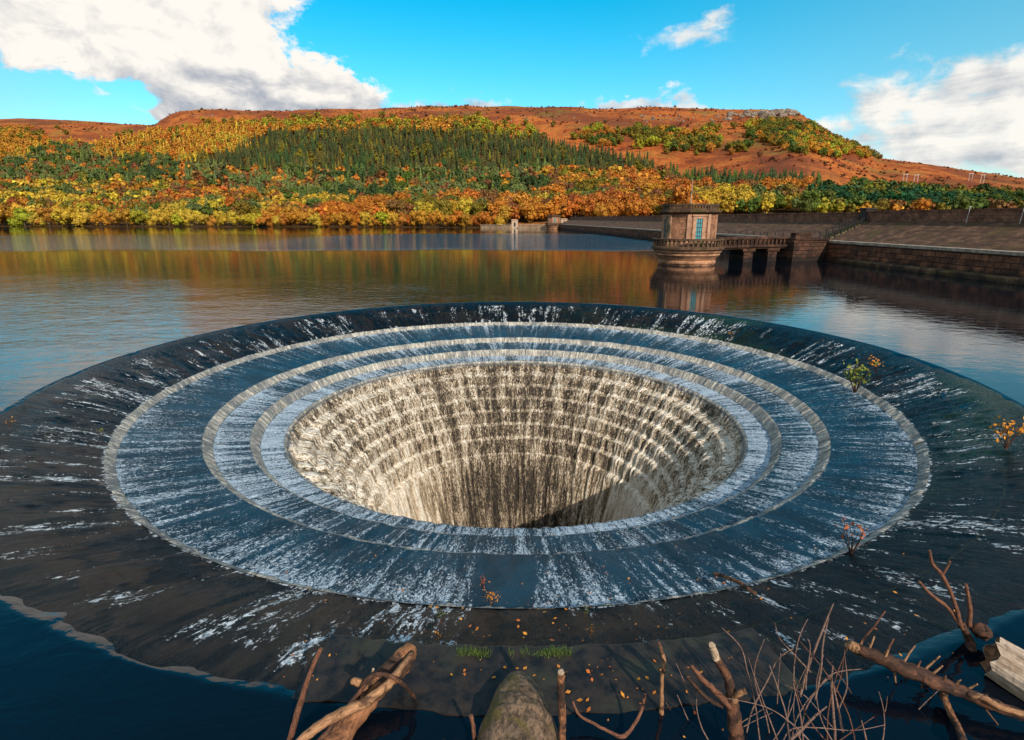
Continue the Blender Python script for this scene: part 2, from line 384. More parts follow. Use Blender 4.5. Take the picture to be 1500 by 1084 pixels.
# the stone steps and shaft under the water
mat_step = mat_simple('dark_step_stone', (.025, .022, .02), (.07, .058, .048), 3, .6)
def stone_ring(name, prof):
    nn = 160; th2 = np.arange(nn) / nn * 2*np.pi; rr = np.array([p[0] for p in prof]); zz = np.array([p[1] for p in prof])
    X, Y, Z = revolve_grid(th2, rr, zz)
    np_mesh(name, np.stack([X, Y, Z], -1).reshape(-1, 3), grid_faces(nn, len(rr)), mat_step, None, False, spill)
for i in range(0, 20, 2):
    a, b_, c_ = STEPS[i], STEPS[i+1], STEPS[i+2]
    stone_ring('step', [(a[0]+.08, a[1]-.10), (b_[0]+.08, b_[1]-.10), (c_[0]+.084, c_[1]-.10)])
stone_ring('shaft', [(p[0]+.35, p[1]-.1) for p in STEPS[20:]])
# flat sill stone in front of the viewer
mb = MB(); k = 40; a0, a1 = math.pi - .205, math.pi + .165
rs = random.Random(4)
for i in range(k + 1):
    a = a0 + (a1 - a0) * i / k; ri = 11.74 + rs.uniform(-.02, .02); ro = 12.52 + rs.uniform(-.03, .03); zt = .012 + rs.uniform(-.006, .008)
    for q, zz in ((ri, -.25), (ri, zt), (ri + .03, zt + .012), (ro, zt - .004), (ro + .05, -.3)):
        mb.v.append((q*math.sin(a), q*math.cos(a), zz))
for i in range(k):
    for j in range(4): p = i*5 + j; mb.f.append((p, p+1, p+6, p+5))
mb.f += [(0, 1, 2, 3, 4), tuple(k*5 + j for j in (4, 3, 2, 1, 0))]
mb.build('sill_stone', mat_simple('wet_brown_sill', (.008, .008, .008), (.036, .025, .018), 5, .35, .5, .02, c3=(.035, .032, .02)), spill, False)

# cascading water
P = STEPS; rows = []
for i in range(len(P) - 1):
    (r0, z0), (r1, z1) = P[i], P[i+1]; L = math.hypot(r1-r0, z1-z0); step = .032 if z0 > -2.2 else (.055 if z0 > -6 else .14)
    k = max(4, int(L / step)); steep = (z0 - z1) / max(r0 - r1, 1e-3)
    for j in range(k): f = j / k; rows.append((r0+(r1-r0)*f, z0+(z1-z0)*f, 1.0 if steep > .6 else 0.0, i, f))
rows = np.array(rows); r, z, cur0, seg, fr = rows.T
s = np.concatenate([[0], np.cumsum(np.hypot(np.diff(r), np.diff(z)))])
# round the lips a little (falling sheet leaves the step)
ker = np.array([.2, .6, .2]); 
for _ in range(2): r[1:-1] = np.convolve(r, ker, 'valid'); z[1:-1] = np.convolve(z, ker, 'valid')
n = 1900; th = thetas(n); X, Y, Z = revolve_grid(th, r, z); TT = np.broadcast_to(th[:, None], X.shape); SS = np.broadcast_to(s, X.shape)
near = np.abs(np.angle(np.exp(1j*(TT - math.pi)))); RR = np.broadcast_to(r, X.shape); ZZ = np.broadcast_to(z, X.shape)
seg2 = np.broadcast_to(seg, X.shape); fr2 = np.broadcast_to(fr, X.shape)
cur = np.broadcast_to(cur0, X.shape).copy()
plunge = np.clip((-ZZ - 1.78) / .15, 0, 1)
# apron foam: white after each drop, thinning downstream
fbase = np.zeros_like(X)
for i, (hi, lo, pw) in {1: (1.0, .57, .40), 3: (1.02, .70, .45), 5: (1.05, .95, 1.0)}.items():
    q = seg2 == i; fbase[q] = hi + (lo - hi) * fr2[q]**pw
v1 = ring_noise(TT, SS, 40, .8, 21, 5); v2 = ring_noise(TT, SS, 11, .4, 22, 3)
s1_ = ring_noise(TT, SS, 260, .22, 26, 3) - .5; s2_ = ring_noise(TT, SS, 620, .35, 27, 2) - .5
foam = fbase * .80 + (v1 - .5) * .28 + (v2 - .5) * .22 + s1_ * .22 + s2_ * .50
strip = np.clip((.046 - np.abs(np.angle(np.exp(1j*(TT - math.pi - .02)))) + (v1 - .5)*.03) / .012, 0, 1) * (seg2 <= 1)
foam = foam * (1 - .8*strip)
# plunging part: chunks, denser and paler at the sides, dark gaps at the back, browner deep down
c1 = ring_noise(TT, SS, 96, .38, 23, 4, .66); c2 = ring_noise(TT, SS, 240, 1.1, 24, 3, .62)
side = np.abs(np.sin(TT)); ledge = np.zeros_like(X)
q = plunge > 0; ledge[q] = np.where((seg2[q] % 2 == 0), 1.0, -.15*np.sin(np.pi*fr2[q]))
ledge = np.where(seg2 >= 20, 0, ledge)
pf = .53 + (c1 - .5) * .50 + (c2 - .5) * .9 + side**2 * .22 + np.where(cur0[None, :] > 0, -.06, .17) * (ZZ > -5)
mist = np.clip((side - .45) * 2.2, 0, 1) * np.clip((-ZZ - 3.2) / 2.5, 0, 1)  # haze of spray painted as paler, smoother foam at the sides
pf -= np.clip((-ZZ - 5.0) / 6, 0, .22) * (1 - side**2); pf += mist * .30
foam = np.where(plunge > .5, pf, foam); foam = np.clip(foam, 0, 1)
# relief
amp = np.where(plunge > .5, .15, .035) ; dn = (c1 - .5) * amp * 2 + (c2 - .5) * amp * 1.2
st = ring_noise(TT, SS * .12, 380, 1, 25, 3) - .5
dn = np.where((cur > .5) & (plunge <= .5), st * .10, dn)
fade = np.clip(SS / .05, 0, 1); nr = np.gradient(r, s); nz = np.gradient(z, s); nn = np.hypot(nr, nz) + 1e-9
off_r, off_z = nz / nn, -nr / nn                                     # outward from the stone: towards the axis and up
off_r = np.where(off_z < 0, -off_r, off_r); off_z = np.abs(off_z)
lift = .012
Xn = np.sin(TT); Yn = np.cos(TT); d = np.maximum(dn, -.07) * fade + lift * fade
RRn = RR + d * off_r[None, :]; Z = Z + d * off_z[None, :]
X = RRn * Xn; Y = RRn * Yn
cur = cur * (1 - plunge)
cur = np.maximum(cur, 0)
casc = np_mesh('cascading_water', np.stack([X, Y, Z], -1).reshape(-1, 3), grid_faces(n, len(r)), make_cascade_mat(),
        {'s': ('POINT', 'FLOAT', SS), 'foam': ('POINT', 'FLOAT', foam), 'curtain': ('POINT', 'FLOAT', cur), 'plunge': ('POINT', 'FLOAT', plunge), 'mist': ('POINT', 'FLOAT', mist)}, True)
casc.location = (PC[0], PC[1], 0); tag(casc, kind='structure')

# reservoir: flat water bending over the crest
def make_lake_mat():
    m, t, b = material('reservoir_water')
    p = pos(t); x, y, z = t.xyz(p)
    b.inputs['Base Color'].default_value = (.002, .004, .008, 1); b.inputs['IOR'].default_value = 1.333
    b.inputs['Specular IOR Level'].default_value = .62
    wn = t.noise(t.vm('MULTIPLY', p, (.02, .035, 0)), 1.0, 3, .55)
    yy = t.m('ADD', y, t.m('MULTIPLY', t.m('SUBTRACT', wn, .5), 34)); 
    band = t.m('MULTIPLY', t.ss(yy, 74, 84), t.ss(yy, 165, 135))
    band = t.m('MULTIPLY', band, t.ss(t.m('ADD', x, t.m('MULTIPLY', t.m('SUBTRACT', wn, .5), 40)), 30, 14))
    leftm = t.m('MULTIPLY', t.ss(x, 2, -14), t.ss(t.m('ADD', y, t.m('MULTIPLY', t.m('SUBTRACT', wn, .5), 60)), 50, 12))
    gusts = t.ss(t.noise(t.vm('MULTIPLY', p, (.05, .10, 0)), 1.0, 4, .6), .38, .62)
    near = t.ss(y, 10, 20)
    r1 = t.noise(t.vm('MULTIPLY', p, (1.0, 1.5, 1)), 1.5, 4, .58, .6); r2 = t.noise(t.vm('MULTIPLY', p, (.6, 1.1, 1)), .55, 4, .55, .4)
    nearrip = t.m('MULTIPLY', t.ss(y, 12, 7), .10)
    a1 = t.m('ADD', t.m('ADD', .035, nearrip), t.m('ADD', t.m('MULTIPLY', band, t.ss(x, -52, -24, .22, 1.5)), t.m('MULTIPLY', leftm, t.m('ADD', .06, t.m('MULTIPLY', gusts, .16)))))
    a1 = t.m('MULTIPLY', a1, t.m('ADD', .5, t.m('MULTIPLY', near, .5)))
    t.put(b.inputs['Roughness'], t.m('ADD', .015, t.m('MULTIPLY', band, .02)))
    h = t.m('ADD', t.m('MULTIPLY', r1, t.m('MULTIPLY', a1, .17)), t.m('MULTIPLY', r2, t.m('MULTIPLY', t.m('ADD', a1, .03), .12)))
    t.put(b.inputs['Normal'], t.bump(h, 1.0, 1.0))
    return m
rr = np.concatenate([np.linspace(11.15, 12.5, 40), [12.7, 13, 13.4, 14, 15, 17, 20, 26, 36, 55, 90, 160, 300, 600, 950]])
n = 1400; th = thetas(n); TT = np.broadcast_to(th[:, None], (n, len(rr)))
zs = np.where(rr > 12.0, 0, z_crest(rr)); fing = ring_noise(TT, np.broadcast_to(rr, TT.shape) * .3, 150, 1, 31, 4)
thick = .030 * np.clip((np.broadcast_to(rr, TT.shape) - (11.90 + .13 * (fing - .5))) / .14, -1.5, 1)
X, Y, Z = revolve_grid(th, rr, zs); Rw = widen(TT, np.broadcast_to(rr, TT.shape)); X = Rw * np.sin(TT); Y = Rw * np.cos(TT)
wob = (ring_noise(TT, np.broadcast_to(rr, TT.shape) * .5, 120, 1, 32, 3) - .5) * .02 * np.clip((12.3 - rr) / .4, 0, 1)[None, :]
Z = Z + np.where(rr[None, :] > 12.05, np.minimum(0, 0) , thick - .030) + wob + np.where(rr[None, :] < 12.5, 0.0, 0)
Z = np.where((rr[None, :] > 12.0), -.0 * Z, Z + .030 * np.clip((12.0 - rr[None, :]) / .25, 0, 1) )
lake = np_mesh('reservoir_water', np.stack([X, Y, Z], -1).reshape(-1, 3), grid_faces(n, len(rr)), make_lake_mat(), None, True)
lake.location = (PC[0], PC[1], 0); tag(lake, kind='structure')

# ------------------------------------------------------------------ hills
SKY = [(-500,186),(-200,184),(0,182),(60,182),(120,184),(180,188),(228,189),(236,183),(250,175),(268,170),(300,168.5),(360,171),(420,170.5),(480,168),(560,166),(640,164),(740,162.5),(800,164),(860,168),(900,169),
       (960,167),(1020,167),(1080,165),(1120,164),(1160,163),(1170,166),(1182,173),(1200,184),(1240,208),(1290,232),(1350,240),(1420,250),(1500,262),(1700,288),(2200,300)]
def pq(x, y): a, b, c = ray(x, y); return a / b, c / b
_p = np.array([pq(*k) for k in SKY])
YR_P = [-2.5, -.66, -.60, -.2, .3, .48, .62, .9, 2.0]; YR_V = [1380, 1300, 1120, 1100, 1080, 1060, 960, 900, 900]
YS_P = [-2.5, -.9, -.3, -.1, 0, .07, .12, .3, .9, 2.0]; YS_V = [330, 305, 290, 268, 252, 243, 243, 240, 200, 200]
def t_height(X, Y):
    p = X / Y; q = np.interp(p, _p[:, 0], _p[:, 1]); yr = np.interp(p, YR_P, YR_V); ys = np.interp(p, YS_P, YS_V)
    zr = CAMZ + q * yr; z0 = np.interp(p, [0.05, .10, .2], [0, 1.0, 2.2]); tt = (Y - ys) / (yr - ys); tc = np.clip(tt, 0, 1)
    prof = tc + .10 * np.sin(tc * 2*np.pi) * -1 * np.interp(p, [.30, .5], [.9, .2])
    und = (fbm2(X * .009 + 40, Y * .009 + 40, 51, 4) - .5) * 16 * np.sin(np.clip(tc, 0, 1) * np.pi)
    und += (fbm2(X * .03 + 40, Y * .03 + 40, 52, 4) - .5) * 5 * np.sin(np.clip(tc * .93, 0, 1) * np.pi)
    z = z0 + (zr - z0) * prof + und
    crag = (fbm2(X * .06 + 90, Y * .06, 53, 4) - .5) * 3.0 * np.exp(-((tt - .985) / .03)**2)
    z = z + crag
    bank = np.clip((Y - ys) / 6, -1, 1)
    z = np.where(tt < 0, z0 - 1.2 * np.clip(-(Y - ys) / 8, 0, 1), z + .5 * np.clip(bank, 0, 1) - .1)
    return np.where(tt > 1, zr - (tt - 1) * 22 + crag, z)
WOODS = {   # ground outlines of each kind of wood, as picture points on the hillside
 'spruce': [[(385,196),(470,192),(560,196),(700,200),(790,209),(880,226),(960,244),(985,262),(900,262),(800,258),(700,256),(560,256),(420,256),(340,250),(275,256),(265,246),(365,220)]],
 'strip': [[(950,252),(1060,262),(1200,270),(1216,286),(1060,290),(980,286)]],
 'pine': [[(330,262),(420,257),(560,257),(800,259),(800,290),(755,302),(560,310),(430,304),(340,292)], [(60,226),(125,216),(150,232),(250,240),(330,250),(320,276),(170,276),(0,272),(0,246)]],
 'larch': [[(128,222),(150,206),(200,198),(300,188),(400,184),(412,192),(380,216),(270,248),(250,238),(150,231)], [(0,210),(128,212),(60,226),(0,246)]],
 'scrub': [[(290,186),(400,178),(560,177),(680,176),(780,192),(795,209),(700,200),(560,196),(470,192),(385,196)], [(0,192),(50,194),(70,208),(0,212)]],
 'beech': [[(800,260),(985,264),(1000,300),(800,300)]],
 'green': [[(1170,296),(1260,276),(1330,280),(1510,297),(1510,312),(1170,312)]],
 'moor': [[(838,200),(870,188),(905,202),(902,214),(850,212)], [(916,196),(935,188),(1010,200),(1055,210),(1062,224),(1000,224),(930,216)],
          [(1018,196),(1050,188),(1066,206),(1040,210)], [(1062,214),(1100,214),(1105,226),(1066,226)], [(1085,190),(1130,180),(1172,184),(1240,216),(1284,232),(1200,228),(1135,216)], [(730,192),(780,190),(790,206),(740,204)]],
 'mixed': [[(0,272),(320,276),(340,292),(430,304),(560,310),(755,302),(800,296),(1010,298),(1010,322),(820,322),(700,326),(340,326),(0,324)], [(985,286),(1216,288),(1216,318),(985,318)]],
 'crest': [[(1190,298),(1300,300),(1510,306),(1510,318),(1190,318)]],
}
def inside(poly, x, y):
    c = np.zeros(x.shape, bool); n = len(poly)
    for i in range(n):
        x0, y0 = poly[i]; x1, y1 = poly[(i+1) % n]
        m = ((y0 > y) != (y1 > y)) & (x < (x1 - x0) * (y - y0) / (y1 - y0 + 1e-9) + x0); c ^= m
    return c
def wood_of(X, Y, Z):
    x, y = to_px(X, Y, Z); k = np.full(x.shape, '', dtype='<U8')
    x = x + (fbm2(X*.05+7, Y*.05, 61, 4) - .5) * 44; y = y + (fbm2(X*.05+70, Y*.05, 62, 4) - .5) * 20
    xc = np.clip(x, 0, 1505); 
    for name in ('mixed', 'crest', 'green', 'beech', 'scrub', 'larch', 'pine', 'strip', 'spruce', 'moor'):
        for poly in WOODS[name]: k[inside(poly, xc, y)] = name
    return k
pp = np.concatenate([np.linspace(-2.2, -1.05, 30)[:-1], np.linspace(-1.05, 1.05, 520), np.linspace(1.05, 1.9, 25)[1:]])
tt = np.concatenate([np.linspace(-.06, 0, 5)[:-1], np.linspace(0, 1.0, 170), np.linspace(1.0, 1.5, 14)[1:]])
PPm, TTm = np.meshgrid(pp, tt, indexing='ij')
ysm = np.interp(PPm, YS_P, YS_V); yrm = np.interp(PPm, YR_P, YR_V); Ym = ysm + TTm * (yrm - ysm); Xm = PPm * Ym; Zm = t_height(Xm, Ym)
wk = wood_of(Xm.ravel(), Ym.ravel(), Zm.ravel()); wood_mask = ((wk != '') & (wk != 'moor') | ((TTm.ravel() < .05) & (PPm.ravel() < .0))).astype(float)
xm_, ym_ = to_px(Xm.ravel(), Ym.ravel(), Zm.ravel())
lawn = (inside([(820,312),(930,306),(1010,304),(1010,326),(830,326)], xm_, ym_) | inside([(770,300),(830,300),(830,318),(770,318)], xm_, ym_)).astype(float)
rockm = np.exp(-((TTm - .975) / .022)**2).ravel() * np.interp(xm_, [150, 260, 300, 330, 900, 960, 1080, 1165, 1180], [0, .35, .3, .12, .15, .55, .8, 1, 0])
i = np.arange(len(pp)-1)[:, None]; j = np.arange(len(tt)-1)[None, :]; a = i*len(tt) + j
fc = np.stack([a, a+len(tt), a+len(tt)+1, a+1], -1).reshape(-1, 4)
m, t, b = material('moorland'); p = pos(t)
n1 = t.noise(p, .03, 6, .6, .4); n2 = t.noise(p, .14, 6, .68); n3 = t.noise(p, .011, 4, .55)
moor = t.ramp(t.m('ADD', t.m('MULTIPLY', n1, .55), t.m('MULTIPLY', n2, .45)), [(.34, (.10, .024, .010)), (.45, (.31, .072, .018)), (.54, (.48, .140, .028)), (.66, (.36, .145, .035))])
moor = t.mix(t.ss(t.m('ADD', t.m('MULTIPLY', n3, .6), t.m('MULTIPLY', n2, .4)), .48, .58, 0, .8), moor, (.15, .042, .020))
moor = t.mix(t.ss(t.noise(p, .32, 4, .65), .54, .66), moor, (.075, .032, .014))
moor = t.mix(t.ss(t.noise(t.vm('ADD', p, (300, 90, 0)), .016, 5, .62), .52, .66, 0, .6), moor, (.20, .135, .030))
moor = t.mix(t.attr('lawn')['Fac'], moor, t.mix(n2, (.24, .24, .02), (.45, .36, .03)))
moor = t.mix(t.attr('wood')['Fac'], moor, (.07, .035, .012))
rk = t.noise(t.vm('MULTIPLY', p, (.10, .10, .35)), 1.0, 6, .7)
rock = t.mix(t.ss(rk, .45, .6), (.05, .035, .028), (.26, .175, .12))
moor = t.mix(t.ss(t.m('ADD', t.attr('rock')['Fac'], t.m('MULTIPLY', t.m('SUBTRACT', rk, .5), 2.2)), .55, .80), moor, rock)
t.put(b.inputs['Base Color'], moor); b.inputs['Roughness'].default_value = .95; b.inputs['Specular IOR Level'].default_value = .1
t.put(b.inputs['Normal'], t.bump(n2, .9, 3.0))
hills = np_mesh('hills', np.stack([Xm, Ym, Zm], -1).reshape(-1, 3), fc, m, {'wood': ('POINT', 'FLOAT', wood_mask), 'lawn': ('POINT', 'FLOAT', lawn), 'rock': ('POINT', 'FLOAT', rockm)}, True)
tag(hills, kind='structure')
# far moor beyond the ridge and low ground all round, to the horizon
mat_far = mat_simple('far_ground', (.12, .06, .02), (.22, .10, .03), .02, .95, .2, 1)
gv = [(-4200, -4200, -25), (4200, -4200, -25), (4200, 5200, -25), (-4200, 5200, -25)]
g = mesh_obj('ground', gv, [(0, 1, 2, 3)], mat_far); tag(g, kind='structure')

# ------------------------------------------------------------------ trees
def leaf_mat(name, use_obj):
    m, t, b = material(name)
    if use_obj: c = t.new('ShaderNodeObjectInfo').outputs['Color']
    else: c = t.attr('tint')['Color']
    v = t.attr('var')['Fac']
    hsv = t.new('ShaderNodeHueSaturation'); t.put(hsv.inputs['Color'], c)
    t.put(hsv.inputs['Value'], t.ss(v, 0, 1, .68, 1.32)); t.put(hsv.inputs['Hue'], t.ss(v, 0, 1, .485, .515))
    t.put(b.inputs['Base Color'], hsv.outputs[0]); b.inputs['Roughness'].default_value = .7; b.inputs['Specular IOR Level'].default_value = .15
    return m
LEAF_ONE, LEAF_MASS = leaf_mat('leaves', True), leaf_mat('leaves_of_the_wood', False)
BARK = mat_simple('bark', (.05, .038, .028), (.13, .10, .075), 6, .9)
PALE_BARK = mat_simple('pale_birch_bark', (.25, .22, .19), (.5, .46, .42), 6, .9)
def ico(sub):
    bm = bmesh.new(); bmesh.ops.create_icosphere(bm, subdivisions=sub, radius=1.0)
    v = np.array([q.co[:] for q in bm.verts]); f = np.array([[q.index for q in k.verts] for k in bm.faces]); bm.free(); return v, f
ICO1 = ico(1); ICO2 = ico(2)
def leaf_tris(C, N, size, g):
    """one bent leaf clump (2 triangles) per centre, facing roughly N"""
    n = len(C); a = np.cross(N, g.normal(size=(n, 3))); a /= np.linalg.norm(a, axis=1, keepdims=True) + 1e-9; b = np.cross(N, a)
    s = size * g.uniform(.6, 1.35, (n, 1)); s2 = s * g.uniform(.5, 1.0, (n, 1))
    V = np.stack([C - a*s, C - b*s2 + N*s*.25, C + a*s, C + b*s2 + N*s*.15], 1).reshape(-1, 3)
    k = np.arange(n)[:, None] * 4; return V, np.concatenate([k + [0, 1, 2], k + [0, 2, 3]], 1).reshape(-1, 3)
def broadleaf(g, n_leaf, wide=.5, low=.12, size=.085, core=True, lobes=9):
    """unit-height crown (0..1) of leaf clumps spread over several unequal lobes"""
    L = []
    for k in range(lobes):
        a = g.uniform(0, 2*np.pi); h = g.uniform(low + .16, .80); rad = wide * math.sqrt(max(.05, 1 - ((h - .42) / .55)**2)) * g.uniform(.35, .80)
        L.append((rad*math.cos(a), rad*math.sin(a), h, g.uniform(.14, .25) * (wide / .5)**.5))
    L.append((0, 0, .80, .19)); L.append((0, 0, .5, .30 * wide / .5))
    L = np.array(L); wgt = L[:, 3]**2; idx = g.choice(len(L), n_leaf, p=wgt / wgt.sum())
    N = g.normal(size=(n_leaf, 3)); N[:, 2] += .25; N /= np.linalg.norm(N, axis=1, keepdims=True)
    C = L[idx, :3] + N * L[idx, 3:4] * g.uniform(.70, 1.22, (n_leaf, 1)); C[:, 2] = np.clip(C[:, 2], low * .6, 1.02)
    Nj = N + g.normal(size=N.shape) * .42; Nj /= np.linalg.norm(Nj, axis=1, keepdims=True)
    V, Fc = leaf_tris(C, Nj, size, g); var = np.repeat(np.clip(g.normal(.5, .2, n_leaf) + (L[idx, 0]*3 % 1 - .5) * .35, 0, 1), 2)
    if core:
        vs, fs, vr = [V], [Fc], [var]; nv = len(V)
        for l in L:
            cv = ICO1[0] * l[3] * .72 * (1 + g.normal(size=(len(ICO1[0]), 1)) * .10) + l[:3]; vs.append(cv); fs.append(ICO1[1] + nv); nv += len(cv); vr.append(np.full(len(ICO1[1]), .35))
        V, Fc, var = np.concatenate(vs), np.concatenate(fs), np.concatenate(vr)
    return V, Fc, var
def conifer(g, tiers=9, spikes=11, base=.16, wide=.27, ragged=.35, low=.06):
    vs = []; fs = []; var = []; nv = 0
    for k in range(tiers):
        f = k / (tiers - 1); z0 = low + (1 - low) * f * .93; r = (wide * (1 - f)**.85 + .018) * g.uniform(.8, 1.12); hgt = (1 - low) / tiers * 2.1
        off = g.uniform(0, 6.28); n = max(5, int(spikes * (1 - f * .5)))
        ctr = np.array([[0, 0, min(1.0, z0 + hgt)]]); ring = []
        for i in range(2*n):
            a = off + math.pi * i / n; q = r * (g.uniform(1 - ragged, 1.15) if i % 2 == 0 else g.uniform(.40, .6))
            ring.append((q*math.cos(a), q*math.sin(a), z0 + (0 if i % 2 == 0 else hgt*.28) + g.uniform(-.25, .25) * hgt * .5))
        V = np.concatenate([ctr, np.array(ring)]); m_ = 2*n
        F_ = np.array([[0, 1 + i, 1 + (i+1) % m_] for i in range(m_)]); vs.append(V); fs.append(F_ + nv); nv += len(V)
        var.append(np.repeat(np.clip(g.normal(.5, .22, n), 0, 1), 2))
    return np.concatenate(vs), np.concatenate(fs), np.concatenate(var)
def pine(g, n_leaf, core=True):
    V, Fc, var = broadleaf(g, n_leaf, .30, .42, .07, core, 8); return V, Fc, var
def trunk_mb(h, r, g, limbs=4, z1=.75):
    mb = MB(); mb.tube([(0, 0, -.3), (.02*h*g.uniform(-1, 1), .02*h*g.uniform(-1, 1), h*.35), (.03*h*g.uniform(-1, 1), 0, h*z1)], [r*1.25, r*.8, r*.25], 7)
    for k in range(limbs):
        a = g.uniform(0, 6.28); z = h * g.uniform(.25, .55); e = h * g.uniform(.15, .3)
        mb.tube([(0, 0, z), (e*.6*math.cos(a), e*.6*math.sin(a), z + e*.5), (e*math.cos(a), e*math.sin(a), z + e*1.1)], [r*.45, r*.3, r*.1], 5)
    return mb
def template_mesh(name, V, Fc, var, mat):
    me = bpy.data.meshes.new(name); me.vertices.add(len(V)); me.vertices.foreach_set('co', V.astype(np.float32).ravel())
    n = len(Fc); me.loops.add(n*3); me.loops.foreach_set('vertex_index', Fc.astype(np.int32).ravel())
    me.polygons.add(n); me.polygons.foreach_set('loop_start', np.arange(n, dtype=np.int32)*3); me.update(calc_edges=True)
    a = me.attributes.new('var', 'FLOAT', 'FACE'); a.data.foreach_set('value', var.astype(np.float32)); me.materials.append(mat); return me
g = np.random.default_rng(21)
KIND = {  # fine templates for trees built one by one, coarse ones for the massed far wood
 'broadleaf_tree': ([broadleaf(g, 850, .52, .10, .040) for _ in range(6)], [broadleaf(g, 60, .50, .10, .13, True, 4) for _ in range(4)]),
 'waterside_bush': ([broadleaf(g, 900, .66, .03, .042, True, 12) for _ in range(5)], [broadleaf(g, 60, .62, .05, .14, True, 4)]),
 'spruce_tree': ([conifer(g, 11, 12) for _ in range(5)], [conifer(g, 7, 7) for _ in range(4)]),
 'pine_tree': ([pine(g, 260) for _ in range(3)] + [conifer(g, 9, 10, wide=.25, ragged=.5, low=.2) for _ in range(3)], [pine(g, 46) for _ in range(2)] + [conifer(g, 6, 7, wide=.24, ragged=.5, low=.15) for _ in range(3)]),
 'larch_tree': ([conifer(g, 10, 11, wide=.25, ragged=.5) for _ in range(3)] + [broadleaf(g, 300, .34, .12, .06) for _ in range(2)], [conifer(g, 6, 7, wide=.25, ragged=.5) for _ in range(2)] + [broadleaf(g, 56, .34, .12, .11, True, 4) for _ in range(2)]),
 'moorland_bush': ([broadleaf(g, 320, .62, .04, .065, True, 7) for _ in range(4)], [broadleaf(g, 50, .6, .05, .14, True, 4)]),
}
C_ = dict(gold=(.43,.20,.022), yellow=(.46,.31,.030), orange=(.42,.150,.018), rust=(.26,.075,.016), olive=(.17,.135,.014), green=(.075,.105,.016), dgreen=(.040,.068,.018), spruce=(.046,.056,.016), spruce2=(.088,.074,.017),
          pine=(.115,.135,.036), brown=(.19,.085,.025), lime=(.30,.28,.02), teal=(.016,.065,.022))
PAL = {'spruce': (['spruce_tree'] * 9 + ['larch_tree'], [('spruce', .52), ('spruce2', .36), ('dgreen', .12)], (6.5, 12)),
 'strip': (['spruce_tree'], [('dgreen', .5), ('spruce', .4), ('green', .1)], (7, 10)),
 'pine': (['pine_tree', 'pine_tree', 'pine_tree', 'pine_tree', 'pine_tree', 'pine_tree', 'pine_tree', 'pine_tree', 'pine_tree', 'broadleaf_tree'], [('pine', .62), ('green', .25), ('dgreen', .13)], (8, 11.5)),
 'larch': (['larch_tree'], [('gold', .55), ('yellow', .2), ('orange', .2), ('olive', .05)], (7.5, 10.5)),
 'scrub': (['broadleaf_tree'], [('gold', .4), ('olive', .32), ('orange', .18), ('lime', .1)], (6, 9)),
 'beech': (['broadleaf_tree'], [('orange', .5), ('gold', .28), ('brown', .12), ('olive', .10)], (7.5, 10.5)),
 'crest': (['broadleaf_tree'], [('brown', .32), ('olive', .26), ('gold', .2), ('orange', .14), ('lime', .08)], (4.2, 6.8)),
 'green': (['broadleaf_tree'], [('teal', .2), ('green', .42), ('dgreen', .2), ('olive', .18)], (4.2, 7.5)),
 'moor': (['moorland_bush'], [('olive', .36), ('green', .28), ('gold', .24), ('lime', .12)], (5.5, 9)),
 'mixed': (['broadleaf_tree'], [('orange', .17), ('gold', .17), ('brown', .13), ('rust', .05), ('olive', .24), ('green', .20), ('yellow', .04)], (6, 10.5))}
def jitter(c, g, a=.18):
    c = np.array(c) * g.uniform(1 - a, 1 + a); return np.clip(c * np.array([g.uniform(.9, 1.1), g.uniform(.88, 1.12), g.uniform(.8, 1.2)]), 0, 1)
trees = []                                   # (kind, zone, colour name, rgb, X, Y, Z, height, rot)
g = np.random.default_rng(5)
Yrow = 236.0
while Yrow < 1060:
    sp = 5.3 + (Yrow - 240) / 760 * 2.2
    xs = np.arange(-1.03 * Yrow, 1.05 * Yrow, sp); xs = xs + g.uniform(-.4, .4, len(xs)) * sp; ys = Yrow + g.uniform(-.4, .4, len(xs)) * sp
    ok = ys > np.interp(xs / ys, YS_P, YS_V) + 7; xs, ys = xs[ok], ys[ok]
    if len(xs):
        zs = t_height(xs, ys); kd = wood_of(xs, ys, zs); patch = fbm2(xs*.022 + 30, ys*.022 + 9, 71, 2)
        for X_, Y_, Z_, k_, pn in zip(xs, ys, zs, kd, patch):
            if k_ == '': continue
            kinds, pal, hh = PAL[k_]
            if k_ == 'moor' and g.random() < .25: continue
            if k_ == 'mixed' and g.random() < .10: continue
            kind = kinds[g.integers(len(kinds))]
            u = (pn - .5) * 2.2 + .5 + g.normal() * .22; u = min(max(u, 0), .999); acc = 0
            for cn, pr in pal:
                acc += pr
                if u < acc: break
            if kind == 'larch_tree' and k_ == 'spruce': cn = 'olive'
            if kind == 'broadleaf_tree' and k_ == 'pine': cn = ('brown', 'gold', 'orange')[g.integers(3)]
            if k_ == 'mixed' and kind == 'broadleaf_tree' and cn in ('green', 'olive') and g.random() < .42: kind, cn = 'pine_tree', 'pine'
            trees.append((kind, k_, cn, jitter(C_[cn], g), X_, Y_, Z_, g.uniform(*hh) * (1 + .12 * g.normal()), g.uniform(0, 6.28)))
    Yrow += sp * .92
# one tall orange tree just behind the stone tower
X_, Y_ = at_d(1002, 310, 247).x, 247.0; lone = ('broadleaf_tree', 'lone', 'orange', np.array(C_['orange']), X_, Y_, 2.0, 17.0, 1.0)
